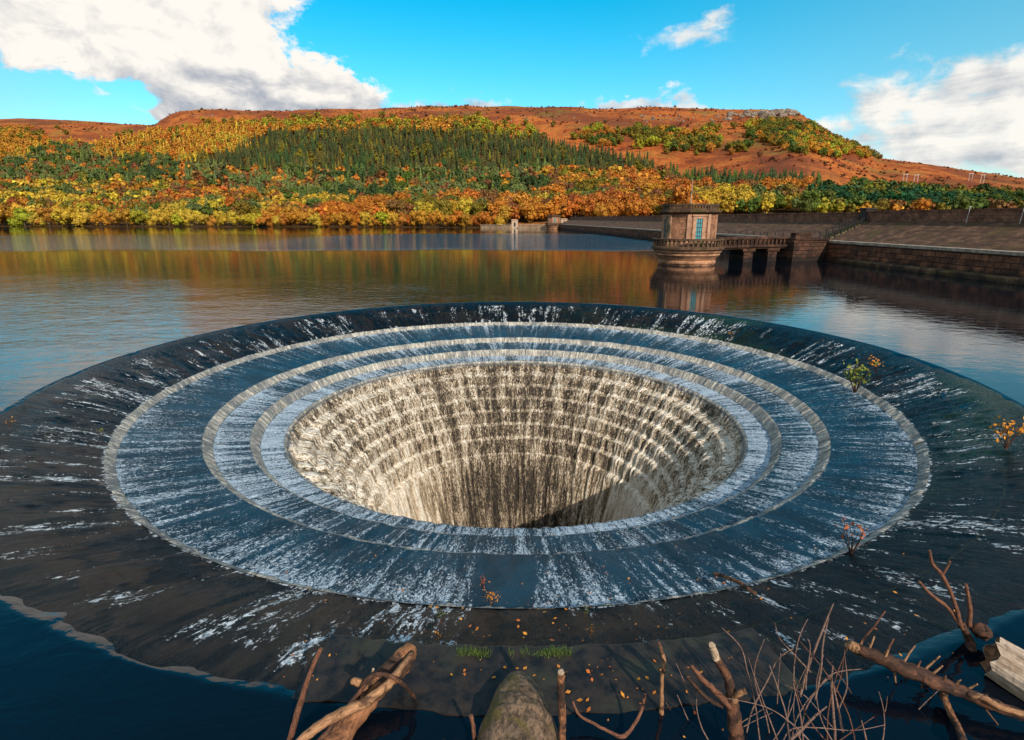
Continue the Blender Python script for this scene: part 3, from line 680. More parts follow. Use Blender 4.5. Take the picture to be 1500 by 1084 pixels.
# single bushes dotted on the open moor
for x_, y_ in [(40,192),(62,197),(85,190),(98,198),(30,201),(1185,214),(1130,207),(810,186),(975,226),(1020,228),(1075,190),(745,176),(700,172),(770,184),(905,190),(655,172),(560,172),(515,172),(1112,232),(1105,196),(860,222),(890,232)]:
    pxy = pq(x_, y_); Yt = np.linspace(300, 1100, 1600); zz = t_height(pxy[0]*Yt, Yt); k = np.argmax((zz - CAMZ) / Yt > pxy[1])
    if k: trees.append(('moorland_bush', 'dots', 'olive', jitter(C_['brown' if x_ == 1112 else 'olive'], g), pxy[0]*Yt[k], Yt[k], zz[k], g.uniform(5, 9), g.uniform(0, 6)))
# the row of golden bushes along the far waterline
row = []; xx = -30.0
while xx < 742:
    a_, b_, c_ = ray(xx, 331); p_ = a_ / b_; Y_ = np.interp(p_, YS_P, YS_V) + g.uniform(1.5, 5); X_ = p_ * Y_; h_ = g.uniform(7.0, 10.5) * np.interp(xx, [0, 160, 330, 560, 640, 742], [1.15, 1, .78, .70, .8, .62])
    cn = g.choice(['yellow', 'gold', 'yellow', 'lime', 'yellow', 'gold', 'orange'])
    row.append(('waterside_bush', 'row', str(cn), jitter(C_[str(cn)], g, .12), X_, Y_, float(t_height(np.array([X_]), np.array([Y_]))[0]) - .2, h_, g.uniform(0, 6.28)))
    xx += h_ * 819 / Y_ * g.uniform(.62, .95)
NUMW = {'gold': 'golden', 'yellow': 'bright yellow', 'lime': 'lime yellow', 'orange': 'orange', 'rust': 'rust red', 'olive': 'olive', 'green': 'green', 'dgreen': 'dark green', 'spruce': 'dark green', 'spruce2': 'brownish green', 'pine': 'grey-green', 'brown': 'brown', 'teal': 'deep green'}
WHERE = {'spruce': ('spruce', 'in the dark conifer belt'), 'strip': ('spruce', 'in the conifer strip beyond the dam'), 'pine': ('pine', 'in the green pinewood'),
 'larch': ('larch', 'in the golden larch wood'), 'scrub': ('small tree', 'in the scrub below the moor'), 'beech': ('beech', 'in the orange beechwood'), 'green': ('round tree', 'in the wood over the dam'),
 'moor': ('bush', 'in a clump on the open moor'), 'dots': ('bush', 'alone on the open moor'), 'mixed': ('broadleaf tree', 'in the mixed autumn wood'), 'crest': ('small tree', 'just over the dam parapet')}
def third(x): return 'far left' if x < 250 else 'left of centre' if x < 520 else 'centre' if x < 800 else 'right of centre' if x < 1100 else 'far right'
def plant(tr, meshes, trunks, label, group, k):
    kind, zone, cn, rgb, X_, Y_, Z_, h_, rz = tr
    o = bpy.data.objects.new(kind, meshes[k % len(meshes)]); wv_ = h_ * g.uniform(.9, 1.12)
    o.color = (*rgb, 1)
    if trunks:
        rt = empty(kind, (X_, Y_, Z_ - .1), rz); rt.scale = (wv_, wv_, h_); o.name = 'crown'; link(o); o.parent = rt
        tk = bpy.data.objects.new('trunk', trunks[k % len(trunks)]); link(tk); tk.parent = rt; root = rt
    else:
        o.location = (X_, Y_, Z_ - .1); o.rotation_euler = (0, 0, rz); o.scale = (wv_, wv_, h_); link(o); root = o
    tag(root, label, 'bush' if 'bush' in kind else 'tree', group); return root
TM = {k: [template_mesh(k + '_crown', *q, LEAF_ONE) for q in v[0]] for k, v in KIND.items()}
def trunk_meshes(name, mat, n, r, limbs):
    out = []
    for _ in range(n):
        mb = trunk_mb(1.0, r, g, limbs); me = bpy.data.meshes.new(name); me.from_pydata(mb.v, [], mb.f); me.update(); me.materials.append(mat); out.append(me)
    return out
TRK = {'broadleaf_tree': trunk_meshes('tree_trunk', BARK, 3, .03, 4), 'waterside_bush': trunk_meshes('bush_stem', BARK, 2, .03, 5), 'pine_tree': trunk_meshes('pine_trunk', BARK, 2, .022, 2), 'spruce_tree': trunk_meshes('spruce_trunk', BARK, 1, .02, 0), 'larch_tree': trunk_meshes('larch_trunk', BARK, 1, .02, 0)}
row.sort(key=lambda q: q[4] / q[5])
ordn = lambda n: str(n) + ('th' if 10 <= n % 100 <= 20 else {1: 'st', 2: 'nd', 3: 'rd'}.get(n % 10, 'th'))
vis = 0
for k, tr in enumerate(row):
    x_, y_ = to_px(tr[4], tr[5], tr[6])
    if x_ > -12: vis += 1
    plant(tr, TM['waterside_bush'], TRK['waterside_bush'], f'{NUMW[tr[2]]} rounded bush at the far waterline, {ordn(max(vis, 1))} from the left in its row', 'golden bushes along the far waterline', k)
plant(lone, TM['broadleaf_tree'], TRK['broadleaf_tree'], 'tallest orange tree, rising directly behind the stone valve tower', None, 2)
by = {}
for tr in trees: by.setdefault(tr[0], []).append(tr)
mass = []
for kind, lst in by.items():
    inv = [q for q in lst if -15 < to_px(q[4], q[5], q[6])[0] < 1515]; out = [q for q in lst if not -15 < to_px(q[4], q[5], q[6])[0] < 1515]
    inv.sort(key=lambda q: -q[7] / q[5])
    for k, tr in enumerate(inv[:295]):
        x_, y_ = to_px(tr[4], tr[5], tr[6]); nm, wh = WHERE[tr[1]]
        if tr[0] == 'pine_tree': nm = 'pine'
        if tr[0] == 'larch_tree': nm = 'larch'
        size = 'tall' if tr[7] > 10.5 else 'low' if tr[7] < 7.5 else 'middling'
        plant(tr, TM[kind], TRK.get(kind) if k < 90 else None, f'{size} {NUMW[tr[2]]} {nm} {wh}, {third(x_)}', f'{size} {NUMW[tr[2]]} {nm} {wh}, {third(x_)}', k)
    mass += inv[295:] + out
# everything beyond that reads as one wood
Vs, Fs, va, ti = [], [], [], []; nv = 0
for k, tr in enumerate(mass):
    V, Fc, var = KIND[tr[0]][1][k % len(KIND[tr[0]][1])]; c, s_ = math.cos(tr[8]), math.sin(tr[8]); h_ = tr[7]
    Q = np.stack([(V[:, 0]*c - V[:, 1]*s_) * h_ + tr[4], (V[:, 0]*s_ + V[:, 1]*c) * h_ + tr[5], V[:, 2] * h_ + tr[6] - .1], 1)
    Vs.append(Q); Fs.append(Fc + nv); nv += len(V); va.append(var); ti.append(np.broadcast_to(np.array([*tr[3], 1.0]), (len(Fc), 4)))
if mass:
    wd = np_mesh('distant_wood', np.concatenate(Vs), np.concatenate(Fs), LEAF_MASS, {'var': ('FACE', 'FLOAT', np.concatenate(va)), 'tint': ('FACE', 'FLOAT_COLOR', np.concatenate(ti))})
    tag(wd, 'far hillside wood of green, gold and orange trees', 'wood', kind='stuff')
print('TREES', len(trees), {k: len(v) for k, v in by.items()}, 'mass', len(mass), 'faces', sum(len(q) for q in Fs))
# heather and bracken clumps on the open moor
gh = np.random.default_rng(44); Vs, Fs, va, ti = [], [], [], []; nv = 0; XH = gh.uniform(-.75, .95, 5200); YH = gh.uniform(420, 1085, 5200); XH = XH * YH
ZH = t_height(XH, YH); kh = wood_of(XH, YH, ZH); xh, yh = to_px(XH, YH, ZH); dn_h = fbm2(XH*.02 + 5, YH*.02 + 5, 81, 3)
for X_, Y_, Z_, dh in zip(XH[kh == ''], YH[kh == ''], ZH[kh == ''], dn_h[kh == '']):
    if dh < .46: continue
    V, Fc, var = KIND['moorland_bush'][1][0]; h_ = gh.uniform(.8, 2.2) * (1.6 if gh.random() < .08 else 1); c, s_ = math.cos(X_), math.sin(X_)
    Q = np.stack([(V[:, 0]*c - V[:, 1]*s_) * h_ * 1.4 + X_, (V[:, 0]*s_ + V[:, 1]*c) * h_ * 1.4 + Y_, V[:, 2] * h_ + Z_ - .15], 1)
    Vs.append(Q); Fs.append(Fc + nv); nv += len(V); va.append(var); ti.append(np.broadcast_to(np.array([*jitter([(.16, .045, .016), (.09, .038, .018), (.30, .085, .020), (.12, .075, .02)][gh.integers(4)], gh), 1.0]), (len(Fc), 4)))
hd = np_mesh('heather', np.concatenate(Vs), np.concatenate(Fs), LEAF_MASS, {'var': ('FACE', 'FLOAT', np.concatenate(va)), 'tint': ('FACE', 'FLOAT_COLOR', np.concatenate(ti))})
tag(hd, 'rust and brown heather clumps over the open moor', 'heather', kind='stuff')
# crags along the edge
def rock(name, X_, Y_, size, label, group, seed, squash=(1, 1, .8)):
    gg = np.random.default_rng(seed); V = ICO2[0].copy(); d = gg.normal(size=(14, 3)); d /= np.linalg.norm(d, axis=1, keepdims=True)
    for q in d: hcut = gg.uniform(.5, .85); dist = V @ q; V -= np.clip(dist - hcut, 0, None)[:, None] * q
    V = V * size * np.array(squash); Z_ = float(t_height(np.array([X_]), np.array([Y_]))[0])
    o = mesh_obj(name, V, ICO2[1], ROCK, None, False, (X_, Y_, Z_ + size * .12)); o.rotation_euler = (0, 0, gg.uniform(0, 6)); tag(o, label, 'rock', group); return o
ROCK = mat_simple('gritstone', (.060, .045, .036), (.34, .25, .18), .5, .9, .6, .3)
def on_hill(x_, y_):
    pxy = pq(x_, y_); Yt = np.linspace(300, 1120, 2400); zz = t_height(pxy[0]*Yt, Yt); q = (zz - CAMZ) / Yt; k = int(np.argmax(q > pxy[1]))
    if q[k] <= pxy[1]: k = int(np.argmax(q))
    return pxy[0] * Yt[k], Yt[k]
gr = np.random.default_rng(9); n_ = 0
for k in range(64):
    x_ = gr.uniform(1066, 1166); y_ = np.interp(x_, [1066, 1166], [168, 163]) + abs(gr.normal()) * 3.2 * (1 if x_ < 1120 else 1.6); X_, Y_ = on_hill(x_, y_)
    rock('crag_block', X_, Y_, gr.uniform(2.0, 5.4) * (1 if x_ < 1110 else 1.45), 'grey gritstone block in the crag at the right end of the ridge', 'gritstone blocks of the summit crag', 100 + k, (1.3, 1, gr.uniform(.7, 1.1)))
for k in range(46):
    x_ = gr.uniform(930, 1066); X_, Y_ = on_hill(x_, gr.uniform(169, 179))
    rock('boulder', X_, Y_, gr.uniform(1.0, 2.6), 'pale boulder on the orange moor below the ridge, left of the crag', 'boulders scattered left of the crag', 300 + k)
for k in range(30):
    x_ = gr.uniform(640, 930); X_, Y_ = on_hill(x_, gr.uniform(168, 182))
    rock('boulder', X_, Y_, gr.uniform(.9, 2.0), 'small pale boulder high on the orange moor in the middle of the ridge', 'small boulders along the middle of the ridge', 400 + k)
for k in range(7):
    X_, Y_ = on_hill(gr.uniform(262, 318), gr.uniform(169, 174))
    rock('boulder', X_, Y_, gr.uniform(1.2, 2.4), 'dark boulder on the left end of the high ridge', 'boulders at the left end of the ridge', 500 + k)
# ------------------------------------------------------------------ dam
def stone_mat(name, c1, c2, mortar, bw, bh, wet=None, plane='xz', rough=.85, msz=.012, noise_amt=.5, green=None, bumpd=.03):
    m, t, b = material(name); o = obco(t); x, y, z = t.xyz(o)
    v = t.comb(x, z if plane == 'xz' else y, 0) if plane != 'round' else t.comb(t.m('MULTIPLY', t.m('ARCTAN2', x, y), 2.6), z, 0)
    wob = t.vm('SCALE', t.vm('SUBTRACT', t.new('ShaderNodeTexNoise').outputs['Color'], (.5, .5, .5)), .0)
    br = t.new('ShaderNodeTexBrick'); t.put(br.inputs['Vector'], v); t.put(br.inputs['Scale'], 1.0)
    t.put(br.inputs['Color1'], c1); t.put(br.inputs['Color2'], c2); t.put(br.inputs['Mortar'], mortar)
    br.inputs['Mortar Size'].default_value = msz; br.inputs['Brick Width'].default_value = bw; br.inputs['Row Height'].default_value = bh; br.inputs['Bias'].default_value = -.1; br.inputs['Mortar Smooth'].default_value = .4
    n1 = t.noise(o, 1.1, 6, .65); n2 = t.noise(o, 6.0, 5, .65)
    col = t.mix(noise_amt, br.outputs['Color'], t.mix(t.ss(n1, .34, .66), (.40, .38, .36), (1.5, 1.4, 1.3)), 'MULTIPLY')
    col = t.mix(noise_amt * .8, col, t.mix(t.ss(n2, .35, .65), (.5, .5, .5), (1.5, 1.5, 1.5)), 'MULTIPLY')
    if green: col = t.mix(t.ss(t.noise(o, .45, 5, .6), .50, .66, 0, .75), col, green)
    if wet is not None:
        col = t.mix(t.ss(t.m('ADD', z, t.m('MULTIPLY', t.m('SUBTRACT', n1, .5), 1.3)), wet + .35, wet - .25, 0, .85), col, (.014, .010, .009))
    t.put(b.inputs['Base Color'], col); b.inputs['Roughness'].default_value = rough; b.inputs['Specular IOR Level'].default_value = .25
    h = t.m('ADD', t.m('MULTIPLY', br.outputs['Fac'], -.6), t.m('ADD', t.m('MULTIPLY', n2, .5), t.m('MULTIPLY', n1, .3)))
    t.put(b.inputs['Normal'], t.bump(h, .8, bumpd)); return m
P1, P2 = Vector((33.0, 35.0, 0)), Vector((18.6, 236.0, 0)); dd = (P2 - P1).normalized(); DAM_RZ = math.atan2(dd.y, dd.x)
org = P1 - dd * (P1.y / dd.y)
dam = empty('dam', (org.x, org.y, 0), DAM_RZ)           # local x runs along the dam away from the viewer, local -y towards the land
tag(dam, 'long stone embankment dam running back along the right side of the water', 'dam')
def strip_mesh(name, prof, mat, x0, x1, nx, jit=0.0, seed=1, smooth=False, closed=True):
    g2 = np.random.default_rng(seed); xs = np.linspace(x0, x1, nx); V = []; Fq = []; k = len(prof)
    for x in xs:
        for (y, z) in prof: V.append((x, -y + g2.normal() * jit, z + g2.normal() * jit * .4))
    for i in range(nx - 1):
        for j in range(k - 1 if not closed else k): a = i*k + j; b_ = i*k + (j+1) % k; Fq.append((a, b_, b_ + k, a + k))
    Fq += [tuple(range(k))[::-1], tuple((nx-1)*k + q for q in range(k))]
    return mesh_obj(name, V, Fq, mat, dam, smooth)
XA, XB = -45.0, 240.0; STX = 60.2
m_face = stone_mat('dark_wall_stone', (.085, .036, .020), (.19, .080, .042), (.018, .011, .008), 1.15, .42, wet=.55, noise_amt=.75, bumpd=.09, msz=.03)
m_cop = mat_simple('pale_coping', (.20, .155, .115), (.42, .34, .26), 2.5, .8)
m_slope = stone_mat('pitched_slope', (.085, .045, .026), (.14, .076, .044), (.04, .022, .013), .75, .30, plane='xy', noise_amt=.7, green=(.075, .050, .016))
m_par = stone_mat('parapet_stone', (.15, .072, .045), (.22, .108, .066), (.05, .028, .02), .62, .24, noise_amt=.65)
strip_mesh('lower_wall', [(-.42, -3), (-.02, 1.78), (.6, 1.78), (.6, -3)], m_face, XA, XB, 480, .035, 3)
strip_mesh('plinth', [(-.85, -3), (-.72, .30), (-.60, .42), (-.12, .44), (-.12, -3)], stone_mat('mossy_plinth', (.075, .048, .026), (.13, .075, .038), (.02, .015, .01), 1.6, .5, wet=.12, noise_amt=.8, green=(.09, .065, .015)), XA, 54.5, 200, .035, 4)
strip_mesh('coping', [(-.12, 1.78), (-.14, 2.00), (.45, 2.02), (.45, 1.78)], m_cop, XA, XB, 300, .012, 5)
strip_mesh('berm_path', [(.45, 1.2), (.45, 1.93), (1.5, 1.95), (1.5, 1.2)], mat_simple('path_grit', (.14, .11, .08), (.24, .19, .15), 2, .95), XA, XB, 60, 0, 6)
# pitched slope, nearer bay slightly proud of the farther one
strip_mesh('pitched_face', [(1.25, 1.5), (1.3, 1.96), (5.50, 3.82), (6.6, 3.82), (6.6, 1.5)], m_slope, XA, STX - 1.0, 150, .03, 7)
strip_mesh('pitched_face', [(1.45, 1.4), (1.5, 1.92), (5.70, 3.70), (6.8, 3.70), (6.8, 1.4)], m_slope, STX + .55, XB, 220, .03, 8)
strip_mesh('parapet', [(5.55, 3.6), (5.55, 4.72), (6.05, 4.72), (6.05, 3.6)], m_par, XA, STX - .4, 90, .012, 9)
strip_mesh('parapet', [(5.80, 3.5), (5.80, 4.62), (6.30, 4.62), (6.30, 3.5)], m_par, STX + .4, XB, 160, .012, 10)
strip_mesh('parapet_coping', [(5.48, 4.72), (5.48, 4.86), (6.12, 4.86), (6.12, 4.72)], m_par, XA, STX - .4, 60, .01, 11)
strip_mesh('parapet_coping', [(5.73, 4.62), (5.73, 4.76), (6.37, 4.76), (6.37, 4.62)], m_par, STX + .4, XB, 90, .01, 12)
strip_mesh('crest_road', [(6.32, 2.0), (6.32, 3.84), (12.5, 3.86), (30, -3), (30, -6), (6.32, -6)], mat_simple('asphalt_crest', (.05, .05, .05), (.08, .075, .07), 3, .9), XA, XB, 40, 0, 13)
pier = MB(); pier.box((STX - .45, -6.35, 3.4), (STX + .45, -5.35, 5.02)); pier.box((STX - .55, -6.45, 5.02), (STX + .55, -5.25, 5.16))
pier.build('gate_pier', mat_simple('black_stone', (.018, .015, .014), (.05, .04, .034), 3, .8), dam)
# stair climbing the slope with its posts
st = MB()
for k in range(12):
    f = k / 12; st.box((STX - .92, -(1.3 + f*4.2 + .36), 1.6), (STX + .48, -(1.3 + f*4.2), 2.02 + (k + 1) * .150))
st.build('stair', mat_simple('mossy_stair', (.07, .05, .03), (.15, .12, .05), 4, .9), dam)
m_post = mat_simple('black_iron', (.010, .010, .011), (.022, .02, .02), 20, .5)
for k in range(7):
    f = k / 6
    for xo in (-.95, .52):
        pm = MB(); y_ = -(1.35 + f * 4.0); z_ = 1.95 + f * 1.75; pm.tube([(STX + xo, y_, z_ - .3), (STX + xo, y_, z_ + .78)], [.065, .06], 8); pm.lathe([(.01, 0)], 3) if False else None
        pm.build('railing_post', m_post, dam)
for k in range(12):
    pm = MB(); x_ = STX + 1.2 + k * 1.75; pm.tube([(x_, -.62, 1.7), (x_, -.62, 2.52)], [.055, .05], 8); pm.build('railing_post', m_post, dam)
for xo in (-.95, .52):
    pm = MB(); pm.tube([(STX + xo, -1.35, 2.55), (STX + xo, -5.35, 4.28)], [.022, .022], 6); pm.build('handrail', m_post, dam)
m_pole = mat_simple('galvanised_pole', (.35, .34, .32), (.55, .53, .5), 5, .5)
for k, (px_, py_) in enumerate([(1419, 306), (1497, 312)]):
    a_, b_, c_ = ray(px_, py_); p_ = a_ / b_
    Yd = (org.x + 5.3 / 1.0) / (p_ - dd.x / dd.y) if True else 0
    lp = empty('marker_pole', (p_ * Yd, Yd, 0)); pm = MB(); pm.tube([(0, 0, 3.6), (.10, 0, 5.0)], [.028, .022], 8); pm.build('pole', m_pole, lp)
    pm = MB(); pm.box((.06, -.05, 5.0), (.16, .05, 5.06)); pm.build('cap', m_pole, lp)
    tag(lp, ['thin grey pole leaning against the dam parapet, near the right edge', 'thin grey pole against the dam parapet at the very right edge of the photo'][k], 'pole')
# low land behind the dam
vg = [(24, 235, 1.2), (60, 235, 1.4), (420, 250, 2.2), (420, -60, 0), (55, -60, 0), (44, 60, .6)]
mesh_obj('valley_ground', vg, [(0, 1, 2, 3, 4, 5)][::-1], mat_simple('valley_grass', (.12, .11, .02), (.25, .2, .04), .3, .95))['kind'] = 'structure'

# ------------------------------------------------------------------ draw-off tower and its bridge
m_ts = stone_mat('tower_stone', (.26, .122, .068), (.38, .185, .105), (.14, .075, .045), .42, .19, noise_amt=.6, plane='round')
m_tp = mat_simple('tower_dressed_stone', (.31, .165, .10), (.46, .26, .16), 2.2, .85, c3=(.13, .10, .055))
m_moss = mat_simple('mossy_balustrade_stone', (.055, .030, .017), (.13, .072, .038), 2.6, .85, c3=(.065, .050, .012))
m_drum = stone_mat('drum_stone', (.34, .17, .095), (.48, .26, .15), (.10, .06, .04), .9, .26, noise_amt=.55, plane='round', wet=.0)
m_win = material('turquoise_window_pane')[0]; _b = m_win.node_tree.nodes['Principled BSDF']; _b.inputs['Base Color'].default_value = (.08, .29, .33, 1); _b.inputs['Roughness'].default_value = .12
m_dark = mat_simple('dark_recess', (.012, .010, .010), (.03, .025, .02), 5, .8)
m_frame = mat_simple('dark_window_bar', (.03, .03, .032), (.06, .06, .06), 10, .5)
def tower(loc, sc, label, rz, detail=True):
    T = empty('valve_tower', loc); T.scale = (sc, sc, sc * 1.05 if sc < 1 else sc); tag(T, label, 'tower')
    mb = MB(); mb.lathe([(2.62, -3), (2.62, .12), (2.72, .16), (2.72, .36), (2.66, .42), (2.78, .62), (2.98, .84), (3.06, .90), (3.06, 1.06), (3.16, 1.14), (3.28, 1.36)], 48); mb.build('drum', m_drum, T)
    mb = MB(); mb.lathe([(3.30, 1.36), (3.42, 1.42), (3.42, 1.60), (3.34, 1.66)], 48); mb.build('balcony', m_moss, T)
    mb = MB(); n = 46
    for i in range(n):
        a = 2*math.pi*i/n; wd = .14 if i % 6 == 0 else .075
        mb.box((-wd, -.07, 1.66), (wd, .07, 2.20), Matrix.Rotation(a, 4, 'Z') @ Matrix.Translation((0, -3.22, 0)))
    prof = [(3.10, 2.20), (3.38, 2.20), (3.40, 2.36), (3.10, 2.38)]; mb.lathe(prof + [prof[0]], 48, close=False); mb.build('balustrade', m_moss, T)
    # octagon walls: corners at rz + k*45, faces between
    RO = 2.50; z0, z1 = 1.66, 4.62
    mb = MB(); mb.lathe([(RO, z0), (RO, z1)], 8, rz); mb.build('wall', m_ts, T)
    mb = MB(); mb.lathe([(RO + .14, z0), (RO + .14, z0 + .30), (RO + .06, z0 + .36)], 8, rz); mb.build('plinth', m_tp, T)
    for k in range(8):
        a = rz + k * math.pi / 4; mb = MB(); mb.box((RO - .22, -.17, z0 + .36), (RO + .04, .17, z1 - .16), Matrix.Rotation(a, 4, 'Z')); mb.build('pilaster', m_tp, T)
    ap = RO * math.cos(math.pi / 8)
    for k in range(8):
        a = rz + (k + .5) * math.pi / 4; M = Matrix.Rotation(a, 4, 'Z')
        if k % 2 == 0 or not detail:
            mb = MB(); x0, x1 = ap - .05, ap + .10
            mb.box((x0, -.62, 2.05), (x1, -.30, 4.30), M); mb.box((x0, .30, 2.05), (x1, .62, 4.30), M); mb.box((x0, -.30, 4.10), (x1 - .01, .30, 4.30), M); mb.box((x0, -.30, 2.05), (x1 + .05, .30, 2.22), M)
            mb.box((x0, -.72, 4.302), (x1 + .06, .72, 4.44), M); wn = mb.build('window', m_tp, T)
            mb = MB(); mb.box((ap - .04, -.30, 2.22), (ap + .012, .30, 4.10), M); mb.build('pane', m_win, wn)
            mb = MB(); xx = ap + .014
            for q in range(1, 3): yb = -.30 + .60 * q / 3; mb.box((xx, yb - .022, 2.22), (xx + .03, yb + .022, 4.10), M)
            for q in range(0, 6): zb = 2.22 + 1.88 * q / 5; mb.box((xx + .002, -.30, zb - .02), (xx + .034, .30, zb + .02), M)
            mb.build('glazing_bars', m_frame, wn)
    mb = MB(); mb.lathe([(RO + .02, z1 - .16), (RO + .22, z1 - .06), (RO + .36, z1 + .02), (RO + .38, z1 + .16), (RO + .10, z1 + .20)], 8, rz); mb.build('cornice', m_moss, T)
    # pierced parapet
    mb = MB(); rp = RO + .12; side = 2 * rp * math.sin(math.pi / 8); app = rp * math.cos(math.pi / 8)
    for k in range(8):
        M = Matrix.Rotation(rz + (k + .5) * math.pi / 4, 4, 'Z'); hs_ = side / 2
        mb.box((app - .16, -hs_, z1 + .20), (app, hs_, z1 + .34), M); mb.box((app - .18, -hs_ - .01, z1 + .60), (app + .03, hs_ + .01, z1 + .74), M)
        nn = 7
        for q in range(nn + 1):
            yq = -hs_ + side * q / nn; wq = .13 if q in (0, nn) else .062; mb.box((app - .15, max(yq - wq, -hs_), z1 + .34), (app - .01, min(yq + wq, hs_), z1 + .60), M)
    mb.build('parapet', m_moss, T)
    mb = MB(); mb.lathe([(RO - .1, z1 + .10), (RO - .12, z1 + .24), (.3, z1 + .40)], 8, rz); mb.build('roof', m_dark, T)
    return T
TL = Vector((16.25, 53.0, 0))
# a face points 5.4 deg right of -Y (towards the viewer's right): its window shows
rz_t = math.radians(-90 + 5.4) - math.pi / 8
tw = tower(TL, .95, 'squat octagonal stone valve tower with turquoise window standing in the water by the dam', rz_t)
if True:
    mb = MB(); mb.tube([(.1, .3, 4.9), (.1, .3, 7.6)], [.03, .015], 6); mb.build('mast', m_pole, tw)
    mb = MB(); mb.tube([(-1.4, .6, 6.1), (.1, .3, 6.45), (2.2, 0, 6.75)], [.012, .012, .012], 5); mb.build('wire', m_frame, tw)
m_pier = stone_mat('shade_dark_stone', (.045, .022, .014), (.095, .046, .027), (.012, .008, .006), .9, .36, wet=.5, noise_amt=.8, bumpd=.06, msz=.03)  # stone colour darkened to stand in for the bridge's shade, wet at the waterline
B1 = Vector((26.6, 57.0, 0)); bdv = (B1 - TL); bl = bdv.length; bdir = bdv.normalized()
br_ = empty('footbridge', TL, math.atan2(bdir.y, bdir.x)); tag(br_, 'short balustraded stone footbridge joining the tower to the dam wall', 'bridge')
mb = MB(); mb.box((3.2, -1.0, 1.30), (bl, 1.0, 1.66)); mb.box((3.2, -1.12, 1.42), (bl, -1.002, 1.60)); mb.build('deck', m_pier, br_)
for yy in (-.95, .95):
    nn = 15
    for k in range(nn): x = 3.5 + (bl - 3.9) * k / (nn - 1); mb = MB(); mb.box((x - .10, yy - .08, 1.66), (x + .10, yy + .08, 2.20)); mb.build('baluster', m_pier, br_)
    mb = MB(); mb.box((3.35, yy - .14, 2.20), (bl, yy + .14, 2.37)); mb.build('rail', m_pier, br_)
for k, x in enumerate((6.4, 9.4)):
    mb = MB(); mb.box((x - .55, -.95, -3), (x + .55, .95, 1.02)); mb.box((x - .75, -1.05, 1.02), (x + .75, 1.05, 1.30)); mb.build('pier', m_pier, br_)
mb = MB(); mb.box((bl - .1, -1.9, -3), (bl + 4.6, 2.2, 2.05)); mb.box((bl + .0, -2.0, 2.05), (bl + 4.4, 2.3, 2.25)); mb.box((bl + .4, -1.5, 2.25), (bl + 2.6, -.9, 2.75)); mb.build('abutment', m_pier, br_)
# far tower, ruins and low walls at the other end of the dam
ft = at_d(811, 336, 232.0); tower((ft.x, 232.0, 0), 1.02, 'small pale valve tower far off at the end of the dam', rz_t, True)
m_pale = mat_simple('pale_stone', (.36, .25, .17), (.58, .43, .31), 1.2, .9)  # even pale stone colour for huts, gatehouse and wall coping
m_sand = mat_simple('shore_wall_stone', (.27, .17, .10), (.45, .30, .18), .8, .9)
def box_house(px_, Y, wpx, z0, h, label, name='hut', roof=True):
    c = at_d(px_, 330, Y); wd = wpx * Y / 840; H_ = empty(name, (c.x, Y, z0)); tag(H_, label, 'building' if roof else 'wall')
    mb = MB(); mb.box((-wd/2, -wd*.35, -1), (wd/2, wd*.35, h)); mb.build('wall', m_pale, H_)
    if roof:
        mb = MB(); mb.add([(-wd*.56, -wd*.42, h), (wd*.56, -wd*.42, h), (wd*.56, wd*.42, h), (-wd*.56, wd*.42, h), (-wd*.5, 0, h + wd*.22), (wd*.5, 0, h + wd*.22)], [(0,1,5,4), (2,3,4,5), (0,4,3), (1,2,5), (3,2,1,0)]); mb.build('roof', m_tp, H_)
        mb = MB(); mb.box((-wd*.14, -wd*.36 - .03, h*.15), (wd*.14, -wd*.35, h*.75)); mb.build('door', m_dark, H_)
    return H_
box_house(826, 240, 9, 1.0, 2.6, 'small pale stone hut just right of the far valve tower')
box_house(839, 243, 6, 1.4, 2.0, 'smallest pale stone hut on the far end of the dam')
box_house(754, 252, 9, .2, 3.0, 'square stone gatehouse on the far shore wall, left of the far tower', 'gatehouse')
hx = at_d(1322 * .0 + 938, 318, 250); 
box_house(930, 262, 9, 3.5, 2.2, 'pale low building among trees left of the stone tower', 'bungalow')
box_house(944, 266, 7, 3.8, 2.0, 'second pale low building among trees, close to the stone tower', 'bungalow')
def shore_wall(xa, xb, Ya, Yb, h, label):
    a = at_d(xa, 333, Ya); b_ = at_d(xb, 333, Yb); d_ = Vector((b_.x - a.x, Yb - Ya, 0)); L = d_.length
    o = empty('shore_wall', (a.x, Ya, 0), math.atan2(d_.y, d_.x)); tag(o, label, 'wall')
    mb = MB(); g3 = random.Random(int(xa)); k = int(L / 2.5)
    for i in range(k): x0 = L*i/k; mb.box((x0, -.5 + g3.uniform(-.05, .05), -1.5), (x0 + L/k - .003, .6, h + g3.uniform(-.12, .12)))
    mb.build('masonry', m_sand, o); mb = MB(); mb.box((0, -.62, h + .14), (L, .7, h + .34)); mb.build('coping', m_pale, o)
shore_wall(705, 748, 262, 250, 1.1, 'sandy low wall along the far shore, left of the gatehouse')
shore_wall(760, 803, 249, 240, 1.3, 'sandy low wall along the far shore between gatehouse and far tower')
